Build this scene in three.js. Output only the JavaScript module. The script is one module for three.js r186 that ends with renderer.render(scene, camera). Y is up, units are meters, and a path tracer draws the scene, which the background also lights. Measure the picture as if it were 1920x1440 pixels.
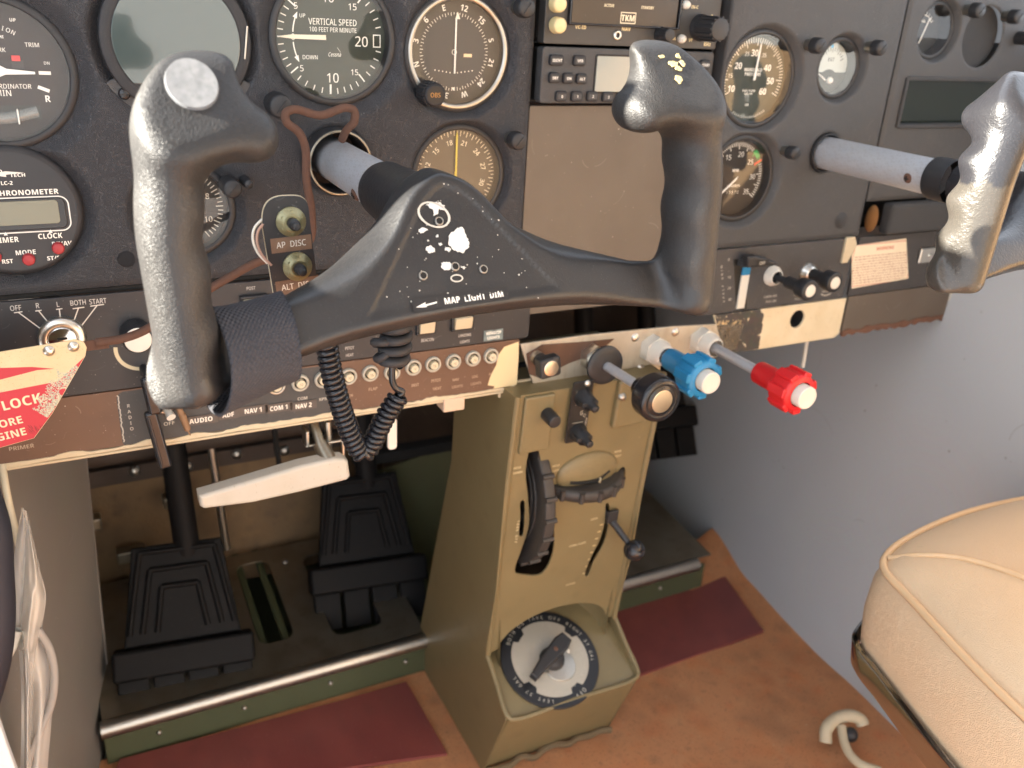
import * as THREE from 'three';
import { RoundedBoxGeometry } from 'three/addons/geometries/RoundedBoxGeometry.js';
import { mergeGeometries } from 'three/addons/utils/BufferGeometryUtils.js';

// ---------------------------------------------------------------- camera, sky, sun, exposure
// x right, y up, z aft (towards the pilot); the instrument panel lies in the plane z = 0, units are metres
const scene = new THREE.Scene();
const EYE = new THREE.Vector3(0, 0, 0.61);
const CR = new THREE.Vector3(0.89188272, 0.05308467, 0.44914054);   // camera right
const CD = new THREE.Vector3(-0.13590107, -0.915736, 0.37809849);   // camera down
const CF = new THREE.Vector3(0.4313654, -0.39825819, -0.80951486);  // camera forward
const FPX = 1652.75;                                                // focal length in pixels of a 1920 x 1440 picture
const camera = new THREE.PerspectiveCamera(2 * Math.atan(720 / FPX) * 180 / Math.PI, 4 / 3, 0.02, 60);
camera.position.copy(EYE);
camera.quaternion.setFromRotationMatrix(new THREE.Matrix4().makeBasis(CR, CD.clone().negate(), CF.clone().negate()));
camera.focus = 0.53;
camera.userData.fStop = 9;
camera.updateMatrixWorld(true);

const SUN = new THREE.Vector3(-0.86, 0.35, -0.30).normalize();
{
  const w = 128, h = 64, a = new Float32Array(w * h * 4);
  for (let j = 0; j < h; j++) for (let i = 0; i < w; i++) {
    const e = (j + 0.5) / h * Math.PI - Math.PI / 2, up = Math.max(0, Math.sin(e)), t = Math.pow(up, 0.5), o = (j * w + i) * 4;
    const az = ((i + 0.5) / w - 0.5) * 2 * Math.PI, c = 0.5 + 0.5 * Math.sin(az * 3 + 1.3 + 2 * e) * Math.sin(az * 2 - e * 5);
    const cloud = 0.3 * c * c * (1 - t * 0.4);
    const K = 0.36; a[o] = K * (0.93 * (1 - t) + 0.70 * t + cloud); a[o + 1] = K * (0.96 * (1 - t) + 0.78 * t + cloud); a[o + 2] = K * (1.0 * (1 - t) + 0.92 * t + cloud); a[o + 3] = 1;
  }
  const sky = new THREE.DataTexture(a, w, h, THREE.RGBAFormat, THREE.FloatType);
  sky.mapping = THREE.EquirectangularReflectionMapping; sky.magFilter = sky.minFilter = THREE.LinearFilter; sky.needsUpdate = true;
  scene.background = sky; scene.environment = sky; scene.backgroundIntensity = 1.0; scene.environmentIntensity = 1.0;
}
const sun = new THREE.DirectionalLight(new THREE.Color(1, 0.93, 0.8), 5.0);
sun.position.copy(SUN).multiplyScalar(3).add(new THREE.Vector3(0.2, -0.2, 0.1)); sun.target.position.set(0.2, -0.2, 0.1);
sun.castShadow = true; sun.shadow.mapSize.set(2048, 2048);
Object.assign(sun.shadow.camera, { left: -1.4, right: 1.4, top: 1.4, bottom: -1.4, near: 0.1, far: 8 });
scene.add(sun, sun.target);
const renderer = new THREE.WebGLRenderer({ antialias: true });
renderer.setSize(1024, 768);
renderer.shadowMap.enabled = true;
renderer.toneMapping = THREE.LinearToneMapping;
renderer.toneMappingExposure = 8.2;

// ---------------------------------------------------------------- helpers
const V = (x, y, z) => new THREE.Vector3(x, y, z);
const ray = (px, py) => CR.clone().multiplyScalar((px - 960) / FPX).addScaledVector(CD, (py - 720) / FPX).add(CF);
const onPlane = (px, py, p0, n) => { const r = ray(px, py); return EYE.clone().addScaledVector(r, p0.clone().sub(EYE).dot(n) / r.dot(n)); };
const atZ = (px, py, z = 0) => onPlane(px, py, V(0, 0, z), V(0, 0, 1));
const atY = (px, py, y) => onPlane(px, py, V(0, y, 0), V(0, 1, 0));
const atX = (px, py, x) => onPlane(px, py, V(x, 0, 0), V(1, 0, 0));
let seed = 7;
const rnd = () => { seed = (seed + 0x6D2B79F5) | 0; let t = Math.imul(seed ^ (seed >>> 15), 1 | seed); t = (t + Math.imul(t ^ (t >>> 7), 61 | t)) ^ t; return ((t ^ (t >>> 14)) >>> 0) / 4294967296; };
const lerp = (a, b, t) => a + (b - a) * t, clamp = (v, a, b) => Math.min(b, Math.max(a, v)), sst = (a, b, v) => { const t = clamp((v - a) / (b - a), 0, 1); return t * t * (3 - 2 * t); };
const H3 = (x, y, z) => { let n = Math.imul(x, 374761393) ^ Math.imul(y, 668265263) ^ Math.imul(z, 2147483647 - 57); n = Math.imul(n ^ (n >>> 13), 1274126177); return ((n ^ (n >>> 16)) >>> 0) / 4294967296; };
function noise3(x, y, z) {
  const i = Math.floor(x), j = Math.floor(y), k = Math.floor(z), u = sst(0, 1, x - i), v = sst(0, 1, y - j), w = sst(0, 1, z - k);
  const L = (dy, dz) => lerp(H3(i, j + dy, k + dz), H3(i + 1, j + dy, k + dz), u);
  return lerp(lerp(L(0, 0), L(1, 0), v), lerp(L(0, 1), L(1, 1), v), w);
}
const names = new Map();
const numbered = (n) => { const k = names.get(n) || 0; names.set(n, k + 1); return k ? `${n}_${String(k).padStart(3, '0')}` : n; };
function tag(o, label, category, group, kind) { Object.assign(o.userData, { label, category }); if (group) o.userData.group = group; if (kind) o.userData.kind = kind; return o; }
function thing(name, label, category, p = V(0, 0, 0), group) { const o = new THREE.Group(); o.name = numbered(name); o.position.copy(p); scene.add(o); return tag(o, label, category, group); }
function part(name, geo, mat, parent) {
  const m = new THREE.Mesh(Array.isArray(geo) ? merge(geo) : geo, mat);
  m.castShadow = m.receiveShadow = true; m.name = parent === scene ? numbered(name) : name; parent.add(m); return m;
}
function struct(name, geo, mat) { const m = part(name, geo, mat, scene); m.userData.kind = 'structure'; return m; }
function merge(list) { return mergeGeometries(list.map((g) => { g = g.index ? g.toNonIndexed() : g; for (const k of Object.keys(g.attributes)) if (!['position', 'normal', 'uv'].includes(k)) g.deleteAttribute(k); return g; })); }
const box = (w, h, d, x = 0, y = 0, z = 0, r = 0.0012) => new RoundedBoxGeometry(w, h, d, 2, Math.min(r, w / 2.01, h / 2.01, d / 2.01)).translate(x, y, z);
// turned about the z axis: points are [radius, z]
const turn = (pts, seg = 40, x = 0, y = 0, z = 0) => new THREE.LatheGeometry(pts.map((p) => new THREE.Vector2(p[0], p[1])), seg).rotateX(Math.PI / 2).translate(x, y, z);
const pipe = (pts, r, seg = 60, rad = 10, closed = false) => new THREE.TubeGeometry(new THREE.CatmullRomCurve3(pts, closed, 'centripetal'), seg, r, rad, closed);
function rod(a, b, r, seg = 14, r2 = r) { const d = b.clone().sub(a), g = new THREE.CylinderGeometry(r2, r, d.length(), seg); g.applyQuaternion(new THREE.Quaternion().setFromUnitVectors(V(0, 1, 0), d.normalize())); return g.translate((a.x + b.x) / 2, (a.y + b.y) / 2, (a.z + b.z) / 2); }
const poly = (pts) => { const s = new THREE.Shape(); pts.forEach((p, i) => (i ? s.lineTo(p.x ?? p[0], p.y ?? p[1]) : s.moveTo(p.x ?? p[0], p.y ?? p[1]))); return s; };
function slab(shape, th, z, bevel = 0.0006, seg = 2) { const g = new THREE.ExtrudeGeometry(shape, { depth: Math.max(th - 2 * bevel, 1e-5), bevelEnabled: bevel > 0, bevelThickness: bevel, bevelSize: bevel, bevelOffset: -bevel, bevelSegments: seg, curveSegments: 32 }); return g.translate(0, 0, z - th + bevel); }
const rect = (x0, y0, x1, y1) => poly([[x0, y0], [x1, y0], [x1, y1], [x0, y1]]);
function rrect(x0, y0, x1, y1, r) { const s = new THREE.Shape(); s.moveTo(x0 + r, y0); s.lineTo(x1 - r, y0); s.absarc(x1 - r, y0 + r, r, -Math.PI / 2, 0); s.lineTo(x1, y1 - r); s.absarc(x1 - r, y1 - r, r, 0, Math.PI / 2); s.lineTo(x0 + r, y1); s.absarc(x0 + r, y1 - r, r, Math.PI / 2, Math.PI); s.lineTo(x0, y0 + r); s.absarc(x0 + r, y0 + r, r, Math.PI, Math.PI * 1.5); return s; }
const hole = (x, y, r) => { const p = new THREE.Path(); p.absarc(x, y, r, 0, Math.PI * 2, true); return p; };
function frame(g, o, ux, uy) { const uz = ux.clone().cross(uy); return g.applyMatrix4(new THREE.Matrix4().makeBasis(ux, uy, uz).setPosition(o)); }

// ---------------------------------------------------------------- textures and materials
function canvasTex(w, h, draw, repeat) {
  const c = document.createElement('canvas'); c.width = w; c.height = h; const g = c.getContext('2d'); draw(g, w, h);
  const t = new THREE.CanvasTexture(c); t.colorSpace = THREE.SRGBColorSpace; t.anisotropy = 8;
  if (repeat) { t.wrapS = t.wrapT = THREE.RepeatWrapping; t.repeat.set(1 / repeat, 1 / repeat); }
  return t;
}
function dataTex(n, fn, repeat) {
  const a = new Uint8Array(n * n * 4);
  for (let j = 0; j < n; j++) for (let i = 0; i < n; i++) { const v = clamp(fn(i, j), 0, 1) * 255; a.set([v, v, v, 255], (j * n + i) * 4); }
  const t = new THREE.DataTexture(a, n, n); t.magFilter = THREE.LinearFilter; t.minFilter = THREE.LinearFilter; t.wrapS = t.wrapT = THREE.RepeatWrapping; t.repeat.set(1 / repeat, 1 / repeat); t.needsUpdate = true; return t;
}
const rgb = (c, a = 1) => `rgba(${c[0]},${c[1]},${c[2]},${a})`;
// a worn painted surface: base colour, cloudy blotches of two tints, specks of dust, fine scratches
function worn(base, o = {}) {
  return (g, w, h) => {
    g.fillStyle = rgb(base); g.fillRect(0, 0, w, h);
    const { tints = [], str = 1, blotch = 240, specks = 300, speck = [200, 195, 185], scratch = 40, big = 1 } = o;
    for (let k = 0; k < blotch; k++) {
      const t = tints[k % Math.max(1, tints.length)] || base, r = (8 + 60 * rnd() * rnd()) * big, x = rnd() * w, y = rnd() * h;
      for (const [dx, dy] of [[0, 0], [w, 0], [-w, 0], [0, h], [0, -h]]) {
        const q = g.createRadialGradient(x + dx, y + dy, 0, x + dx, y + dy, r); q.addColorStop(0, rgb(t, str * (0.10 + 0.12 * rnd()))); q.addColorStop(1, rgb(t, 0)); g.fillStyle = q; g.fillRect(x + dx - r, y + dy - r, 2 * r, 2 * r);
      }
    }
    for (let k = 0; k < specks; k++) { g.fillStyle = rgb(speck, 0.25 + 0.7 * rnd() * rnd()); const r = 0.5 + 1.1 * rnd() * rnd(); g.beginPath(); g.arc(rnd() * w, rnd() * h, r, 0, 7); g.fill(); }
    for (let k = 0; k < scratch; k++) { g.strokeStyle = rgb(speck, 0.08 + 0.25 * rnd()); g.lineWidth = 0.5 + rnd(); const x = rnd() * w, y = rnd() * h, t = rnd() * 6.3, l = 4 + 30 * rnd() * rnd(); g.beginPath(); g.moveTo(x, y); g.quadraticCurveTo(x + l * Math.cos(t), y + l * Math.sin(t), x + 1.6 * l * Math.cos(t + 0.4), y + 1.6 * l * Math.sin(t + 0.4)); g.stroke(); }
  };
}
const std = (o) => new THREE.MeshStandardMaterial(o), phy = (o) => new THREE.MeshPhysicalMaterial(o);
const lin = (r, g, b) => new THREE.Color().setRGB(r, g, b);
// pebbled leather grain, soft cast grain and woven cloth as height maps
const cells = [...Array(700)].map(() => [rnd() * 256, rnd() * 256]);
const grid = Array.from({ length: 256 }, () => []); cells.forEach((c) => grid[Math.floor(c[1] / 16) * 16 + Math.floor(c[0] / 16)].push(c));
const leatherH = dataTex(256, (i, j) => {
  let a = 1e9, b = 1e9; const ci = Math.floor(i / 16), cj = Math.floor(j / 16);
  for (let dj = -1; dj < 2; dj++) for (let di = -1; di < 2; di++) for (const c of grid[((cj + dj + 16) % 16) * 16 + ((ci + di + 16) % 16)]) { let dx = Math.abs(c[0] - i), dy = Math.abs(c[1] - j); dx = Math.min(dx, 256 - dx); dy = Math.min(dy, 256 - dy); const d = dx * dx + dy * dy; if (d < a) { b = a; a = d; } else if (d < b) b = d; }
  return sst(0, 4, Math.sqrt(b) - Math.sqrt(a));
}, 0.026);
const wrapNoise = (i, j, n, s) => { const u = i / n, v = j / n, f = (a, b) => noise3(a * s, b * s, 3.3); return lerp(lerp(f(u, v), f(u - 1, v), u), lerp(f(u, v - 1), f(u - 1, v - 1), u), v); };
const castH = dataTex(256, (i, j) => 0.5 * wrapNoise(i, j, 256, 26) + 0.5 * wrapNoise(i, j, 256, 70), 0.05);
const weaveH = dataTex(128, (i, j) => { const a = Math.sin(i / 128 * Math.PI * 16), b = Math.sin(j / 128 * Math.PI * 16); return 0.5 + 0.5 * a * b; }, 0.021);
const fleckH = dataTex(256, () => rnd(), 0.05);

const M = {};
M.panel = std({ map: canvasTex(1024, 1024, worn([52, 53, 57], { tints: [[60, 60, 62], [45, 46, 51]], specks: 900, scratch: 50, blotch: 160 }), 0.2), bumpMap: leatherH, bumpScale: 0.0004, roughness: 0.52 });
M.greyPanel = std({ map: canvasTex(1024, 1024, worn([68, 68, 69], { tints: [[80, 78, 75], [58, 58, 61]], specks: 500, scratch: 60, blotch: 200 }), 0.25), bumpMap: leatherH, bumpScale: 0.00018, roughness: 0.55 });
M.black = std({ color: lin(0.022, 0.022, 0.024), roughness: 0.42, bumpMap: castH, bumpScale: 0.00008 });
M.blackGloss = std({ color: lin(0.014, 0.014, 0.017), roughness: 0.22 });
M.blackMatte = std({ map: canvasTex(256, 256, worn([38, 38, 41], { tints: [[56, 53, 50]], specks: 160, scratch: 16, blotch: 50 }), 0.09), roughness: 0.62 });
M.deep = std({ color: lin(0.008, 0.008, 0.008), roughness: 0.9 });
M.steel = std({ map: canvasTex(512, 512, worn([176, 172, 164], { tints: [[140, 134, 124], [205, 200, 190]], specks: 200, speck: [90, 80, 70], scratch: 160 }), 0.12), metalness: 1, roughness: 0.36 });
M.chrome = std({ color: lin(0.62, 0.62, 0.62), metalness: 1, roughness: 0.12 });
M.brushed = std({ color: lin(0.66, 0.63, 0.57), metalness: 1, roughness: 0.3 });
M.white = std({ color: lin(0.66, 0.63, 0.56), roughness: 0.5 });
M.cream = std({ map: canvasTex(512, 512, worn([194, 180, 152], { tints: [[172, 152, 118], [206, 194, 170]], specks: 220, speck: [110, 84, 56], scratch: 50 }), 0.12), roughness: 0.55 });
M.brown = std({ map: canvasTex(512, 512, worn([94, 85, 75], { tints: [[102, 93, 82], [84, 76, 66]], specks: 120, scratch: 30, big: 1.6 }), 0.2), roughness: 0.5, bumpMap: castH, bumpScale: 0.00006 });
M.darkBrown = std({ map: canvasTex(512, 512, worn([92, 66, 52], { tints: [[104, 76, 58], [76, 54, 42]], specks: 240, scratch: 40 }), 0.15), roughness: 0.5 });
M.rust = std({ map: canvasTex(256, 256, worn([104, 74, 60], { tints: [[132, 88, 62], [78, 58, 50]], blotch: 260, specks: 200, speck: [160, 116, 84], big: 0.6 }), 0.05), roughness: 0.85, bumpMap: fleckH, bumpScale: 0.0003 });
M.glass = phy({ color: 0xffffff, transmission: 1, thickness: 0, roughness: 0.02, ior: 1.5 });
M.red = std({ map: canvasTex(256, 256, worn([200, 30, 36], { tints: [[184, 26, 32], [212, 44, 46]], specks: 90, speck: [120, 30, 30], scratch: 40, blotch: 60 }), 0.06), roughness: 0.4 });
M.blue = std({ map: canvasTex(256, 256, worn([34, 126, 176], { tints: [[28, 112, 160], [54, 142, 188]], specks: 90, speck: [24, 70, 100], scratch: 40, blotch: 60 }), 0.06), roughness: 0.42 });
M.redButton = std({ color: lin(0.36, 0.03, 0.035), roughness: 0.5 });
M.shaft = std({ map: canvasTex(512, 512, worn([205, 208, 214], { tints: [[182, 182, 186], [220, 224, 230], [150, 144, 138]], blotch: 200, specks: 160, speck: [100, 90, 80], scratch: 260 }), 0.08), metalness: 0.55, roughness: 0.36 });

// ---------------------------------------------------------------- the setting: floor, walls, footwell
function quadSheet(a, b, c, d, th, nu = 12, nv = 12, wob = 0) {   // a-b along u, d-c opposite; uv in metres; thickness away from the normal
  const n = b.clone().sub(a).cross(d.clone().sub(a)).normalize(), g = new THREE.PlaneGeometry(1, 1, nu, nv), p = g.attributes.position, lu = a.distanceTo(b), lv = a.distanceTo(d);
  const at = (u, v) => a.clone().lerp(b, u).lerp(d.clone().lerp(c, u), v);
  for (let i = 0; i < p.count; i++) { const u = p.getX(i) + 0.5, v = p.getY(i) + 0.5, q = at(u, v); if (wob) q.addScaledVector(n, wob * (noise3(q.x * 6, q.y * 6, q.z * 6) - 0.5)); p.setXYZ(i, q.x, q.y, q.z); g.attributes.uv.setXY(i, u * lu, v * lv); }
  g.computeVertexNormals();
  const bk = g.clone(); bk.translate(-n.x * th, -n.y * th, -n.z * th); const ix = bk.index.array; for (let i = 0; i < ix.length; i += 3) { const t = ix[i]; ix[i] = ix[i + 1]; ix[i + 1] = t; } bk.computeVertexNormals();
  const ed = []; const cs = [a, b, c, d];
  for (let k = 0; k < 4; k++) { const s = cs[k], e = cs[(k + 1) % 4], g2 = new THREE.BufferGeometry(), s2 = s.clone().addScaledVector(n, -th), e2 = e.clone().addScaledVector(n, -th); g2.setAttribute('position', new THREE.Float32BufferAttribute([s, s2, e2, s, e2, e].flatMap((v) => [v.x, v.y, v.z]), 3)); g2.setAttribute('uv', new THREE.Float32BufferAttribute([0, 0, 0, th, 0.1, th, 0, 0, 0.1, th, 0.1, 0], 2)); g2.computeVertexNormals(); ed.push(g2); }
  return merge([g, bk, ...ed]);
}
const FL = -0.745;
M.wallGrey = std({ map: canvasTex(512, 512, worn([184, 188, 192], { tints: [[191, 195, 199], [177, 181, 185]], specks: 60, speck: [120, 116, 110], scratch: 14, blotch: 120, big: 2 }), 0.5), roughness: 0.5, bumpMap: castH, bumpScale: 0.00005 });
M.tan = std({ map: canvasTex(512, 512, worn([196, 160, 118], { tints: [[206, 172, 132], [184, 148, 108]], specks: 80, speck: [120, 90, 60], scratch: 20, big: 2 }), 0.35), bumpMap: leatherH, bumpScale: 0.00035, roughness: 0.5 });
M.carpet = std({ map: canvasTex(1024, 1024, (g, w, h) => {
  worn([222, 156, 108], { tints: [[232, 140, 80], [172, 120, 84], [232, 180, 134], [140, 102, 74], [226, 120, 68]], blotch: 900, specks: 0, scratch: 0, big: 1.0, str: 1.25 })(g, w, h);
  for (let k = 0; k < 26000; k++) { const b = rnd(); g.fillStyle = b > 0.5 ? `rgba(214,150,100,${0.12 + 0.2 * rnd()})` : `rgba(70,36,20,${0.12 + 0.2 * rnd()})`; g.fillRect(rnd() * w, rnd() * h, 1 + 2 * rnd(), 1 + 2 * rnd()); }
  for (let k = 0; k < 60; k++) { g.fillStyle = `rgba(226,206,180,${0.3 + 0.5 * rnd()})`; g.beginPath(); g.arc(rnd() * w, rnd() * h, 0.8 + 1.4 * rnd(), 0, 7); g.fill(); }
}, 0.42), bumpMap: fleckH, bumpScale: 0.0016, roughness: 0.98 });
M.heel = std({ map: canvasTex(512, 512, worn([126, 66, 62], { tints: [[146, 78, 72], [100, 54, 54]], specks: 200, speck: [170, 130, 120], scratch: 70, big: 1.6 }), 0.2), roughness: 0.4, bumpMap: castH, bumpScale: 0.0002 });
M.green = std({ map: canvasTex(512, 512, worn([74, 79, 56], { tints: [[86, 92, 62], [58, 62, 44], [80, 70, 52]], specks: 160, speck: [60, 50, 40], scratch: 60 }), 0.2), roughness: 0.5 });
M.sheetMetal = std({ map: canvasTex(512, 512, worn([150, 142, 126], { tints: [[124, 112, 92], [170, 162, 148], [96, 84, 68]], blotch: 320, specks: 260, speck: [70, 56, 42], scratch: 160 }), 0.2), metalness: 0.85, roughness: 0.34 });
M.gold = std({ map: canvasTex(512, 512, worn([116, 92, 62], { tints: [[142, 110, 68], [80, 62, 46], [58, 46, 38]], blotch: 420, specks: 300, speck: [60, 46, 34], scratch: 70 }), 0.2), roughness: 0.7, bumpMap: castH, bumpScale: 0.0006 });
M.firewall = std({ map: canvasTex(512, 512, worn([58, 47, 40], { tints: [[72, 58, 46], [40, 34, 31]], specks: 200, scratch: 60 }), 0.25), roughness: 0.7 });

struct('cabin_floor', quadSheet(V(-0.25, FL - 0.012, 1.6), V(0.95, FL - 0.012, 1.6), V(0.95, FL - 0.012, -0.62), V(-0.25, FL - 0.012, -0.62), 0.02, 2, 2), M.green);
{ // carpet with its forward edge curling up on the right
  const g = new THREE.PlaneGeometry(1, 1, 90, 120), p = g.attributes.position;
  for (let i = 0; i < p.count; i++) {
    const u = p.getX(i) + 0.5, v = p.getY(i) + 0.5, x = lerp(-0.10, lerp(0.70, 0.835, v), u);
    const z0 = -0.175 - 0.075 * sst(0.51, 0.83, x), z = lerp(1.45, z0, Math.pow(v, 0.6));
    const y = FL + 0.02 * sst(z0 + 0.10, z0, z) * sst(0.64, 0.81, x) + 0.004 * (noise3(x * 14, z * 14, 1) - 0.5) + 0.012 * sst(0.78, 0.82, x) * sst(0.15, -0.15, z);
    p.setXYZ(i, x, y, z); g.attributes.uv.setXY(i, x, -z);
  }
  g.computeVertexNormals();
  const c = struct('carpet', g, M.carpet); M.carpet.side = THREE.DoubleSide;
  void c;
}
// right and left cabin walls, with unseen sun blockers on the left
struct('wall_right', quadSheet(V(0.685, FL - 0.01, 1.5), V(0.858, FL - 0.01, -0.62), V(0.934, -0.02, -0.62), V(0.927, -0.02, 1.5), 0.02, 30, 16, 0.0015), M.wallGrey);
struct('wall_left_and_sun_block', [
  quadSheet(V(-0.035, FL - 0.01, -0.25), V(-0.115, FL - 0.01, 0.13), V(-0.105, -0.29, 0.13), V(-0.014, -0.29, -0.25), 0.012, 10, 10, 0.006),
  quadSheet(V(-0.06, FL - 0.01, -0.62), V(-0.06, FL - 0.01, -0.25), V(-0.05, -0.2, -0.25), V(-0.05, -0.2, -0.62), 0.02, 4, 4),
  quadSheet(V(-0.19, -0.29, -0.62), V(-0.19, -0.29, 0.13), V(-0.20, -0.015, 0.13), V(-0.20, -0.015, -0.62), 0.02, 4, 4),  // this quad and the next: unseen, sized to keep sun off seat and grip
  quadSheet(V(-0.205, -0.02, -0.62), V(-0.205, -0.02, 0.064), V(-0.205, 0.15, 0.064), V(-0.205, 0.15, -0.62), 0.02, 4, 4)], (M.leftWallGrey = std({ map: canvasTex(512, 512, worn([128, 123, 118], { tints: [[136, 131, 126], [118, 113, 109]], specks: 60, scratch: 20, blotch: 140, big: 2 }), 0.4), roughness: 0.6, bumpMap: castH, bumpScale: 0.0001 })));  // left wall in an even grey, darker and warmer than the right wall
struct('seat_sun_block', quadSheet(V(-0.2, FL - 0.01, 0.13), V(-0.2, FL - 0.01, 0.34), V(-0.2, -0.095, 0.34), V(-0.2, -0.095, 0.13), 0.03, 4, 4), M.wallGrey);  // unseen panel, added to stop the sun reaching the seat
struct('ceiling', quadSheet(V(-0.26, 0.44, 0.10), V(0.99, 0.44, 0.10), V(0.99, 0.40, 1.52), V(-0.26, 0.40, 1.52), 0.02, 4, 4), M.wallGrey);
struct('wall_door_trim', quadSheet(V(0.825, -0.30, 1.5), V(0.855, -0.30, 0.30), V(0.895, -0.04, 0.30), V(0.88, -0.04, 1.5), 0.02, 10, 4, 0.003), M.tan);
struct('wall_aft', quadSheet(V(0.95, FL - 0.01, 1.5), V(-0.25, FL - 0.01, 1.5), V(-0.25, 0.25, 1.5), V(0.95, 0.25, 1.5), 0.02, 4, 4), M.wallGrey);
struct('firewall', quadSheet(V(-0.25, FL - 0.02, -0.56), V(0.95, FL - 0.02, -0.56), V(0.95, 0.16, -0.56), V(-0.25, 0.16, -0.56), 0.02, 20, 10, 0.01), M.firewall);
struct('glareshield_and_backing', [box(0.46, 0.36, 0.004, 0.73, -0.03, -0.075), quadSheet(V(-0.25, 0.135, -0.56), V(-0.25, 0.135, 0.02), V(0.95, 0.135, 0.02), V(0.95, 0.135, -0.56), 0.012, 4, 4), box(1.2, 0.03, 0.02, 0.35, 0.122, 0.012, 0.008)], M.black);  // first box: backing plate added behind the right-hand covers to shut out sky

// heel pads let into the carpet
function heelPad(cs, label) {
  const q = cs.map(([px, py]) => atY(px, py, FL + 0.004)), t = thing('heel_pad', label, 'floor mat', V(0, 0, 0), 'heel pads on the carpet');
  
  const [a, b, d, e] = q; part('pad', quadSheet(a, b, d, e, 0.004, 24, 16, 0.006), M.heel, t);
  return t;
}
heelPad([[1180, 1272], [1432, 1182], [1345, 1062], [1140, 1140]], 'maroon vinyl heel pad on the orange carpet right of the pedestal');
heelPad([[195, 1500], [838, 1412], [762, 1280], [225, 1425]], 'maroon vinyl heel pad on the carpet below the left rudder pedals');

// ---------------------------------------------------------------- footwell
{ // step across the footwell: bright rolled edge on a green riser
  const t = thing('footwell_step', 'bare metal step plate with bright rolled edge and green riser under the pedals', 'step', V(0, FL, -0.17)); t.scale.setScalar(1.064);
  const ye = 0.05, pl = new THREE.Shape();
  pl.moveTo(-0.03, 0); pl.lineTo(0.30, 0); pl.lineTo(0.30, 0.20); pl.lineTo(-0.03, 0.20); pl.closePath();
  const slot = (x0, y0, x1, y1, r) => { const s = rrect(x0, y0, x1, y1, r), p = new THREE.Path(); p.setFromPoints(s.getPoints(10).reverse()); return p; };
  pl.holes.push(slot(0.128, 0.045, 0.166, 0.18, 0.012), slot(0.205, 0.03, 0.262, 0.17, 0.012));
  const tilt = (g) => frame(g, V(0, ye, 0.0), V(1, 0, 0), V(0, 0.10, -0.995));
  part('step_plate', tilt(slab(pl, 0.0015, 0, 0.0003)), M.sheetMetal, t);
  part('step_plate', tilt(slab(rect(0.44, 0, 0.70, 0.20), 0.0015, 0, 0.0003)), M.sheetMetal, t);
  part('rolled_edge', [rod(V(-0.032, ye - 0.006, 0.004), V(0.31, ye - 0.006, 0.004), 0.0085, 20), rod(V(0.43, ye - 0.006, 0.004), V(0.675, ye - 0.006, 0.004), 0.0085, 20)], M.steel, t);
  part('riser', [box(0.34, 0.046, 0.004, 0.139, 0.016, 0.001), box(0.26, 0.046, 0.004, 0.56, 0.016, 0.001)], M.green, t);
  for (const x of [0.018, 0.10, 0.19, 0.275, 0.52, 0.62]) part('rivet', new THREE.SphereGeometry(0.0028, 10, 8).translate(x, 0.022, 0.004), M.steel, t);
  part('channel', tilt(box(0.008, 0.19, 0.004, 0.134, 0.13, -0.01)), M.green, t);
  part('channel', tilt(box(0.008, 0.19, 0.004, 0.158, 0.13, -0.01)), M.green, t);
  for (const [x, y] of [[0.02, 0.17], [0.045, 0.12], [0.185, 0.17], [0.115, 0.14], [0.29, 0.10]]) part('screw', tilt(turn([[0, 0.0022], [0.003, 0.0018], [0.0042, 0]], 12, x, y, 0)), M.steel, t);
}
{ // insulation and formers ahead of the pedals
  const t = thing('footwell_bulkhead', 'stained tan and brown bulkhead behind the left rudder pedals', 'bulkhead', V(0, FL, -0.385)); t.scale.setScalar(1.064);
  part('lower_panel', quadSheet(V(-0.05, 0.03, -0.0), V(0.33, 0.03, -0.0), V(0.33, 0.20, -0.04), V(-0.05, 0.20, -0.04), 0.004, 20, 10, 0.012), M.gold, t);
  part('upper_panel', quadSheet(V(-0.05, 0.19, -0.02), V(0.33, 0.19, -0.02), V(0.33, 0.60, -0.05), V(-0.05, 0.60, -0.05), 0.004, 20, 10, 0.012), M.firewall, t);
  part('doubler', box(0.38, 0.02, 0.012, 0.14, 0.198, -0.012), M.firewall, t);
  for (let k = 0; k < 6; k++) part('bolt', turn([[0, 0.005], [0.005, 0.004], [0.0065, 0]], 10, -0.02 + 0.055 * k, 0.196 + 0.006 * (k % 2), -0.005), M.steel, t);
  for (const [x, y] of [[0.02, 0.1], [0.075, 0.16], [0.28, 0.12], [0.31, 0.17], [-0.02, 0.15]]) part('bracket', box(0.03, 0.014, 0.016, x, y, 0.0, 0.002), M.sheetMetal, t);
  part('torque_tube', rod(V(-0.05, 0.245, 0.03), V(0.33, 0.245, 0.03), 0.012, 16), M.firewall, t);
  part('pushrod', rod(V(0.12, 0.10, 0.03), V(0.105, 0.42, 0.02), 0.0045, 10), M.steel, t);
  part('hose', pipe([V(-0.03, 0.5, 0.02), V(0.0, 0.36, 0.035), V(0.05, 0.30, 0.03), V(0.12, 0.32, 0.03), V(0.2, 0.42, 0.02)], 0.006, 40, 8), M.deep, t);
  part('cable', pipe([V(0.166, 0.6, 0.05), V(0.168, 0.45, 0.06), V(0.172, 0.3, 0.07), V(0.176, 0.2, 0.09)], 0.003, 20, 8), M.deep, t);
}
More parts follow.
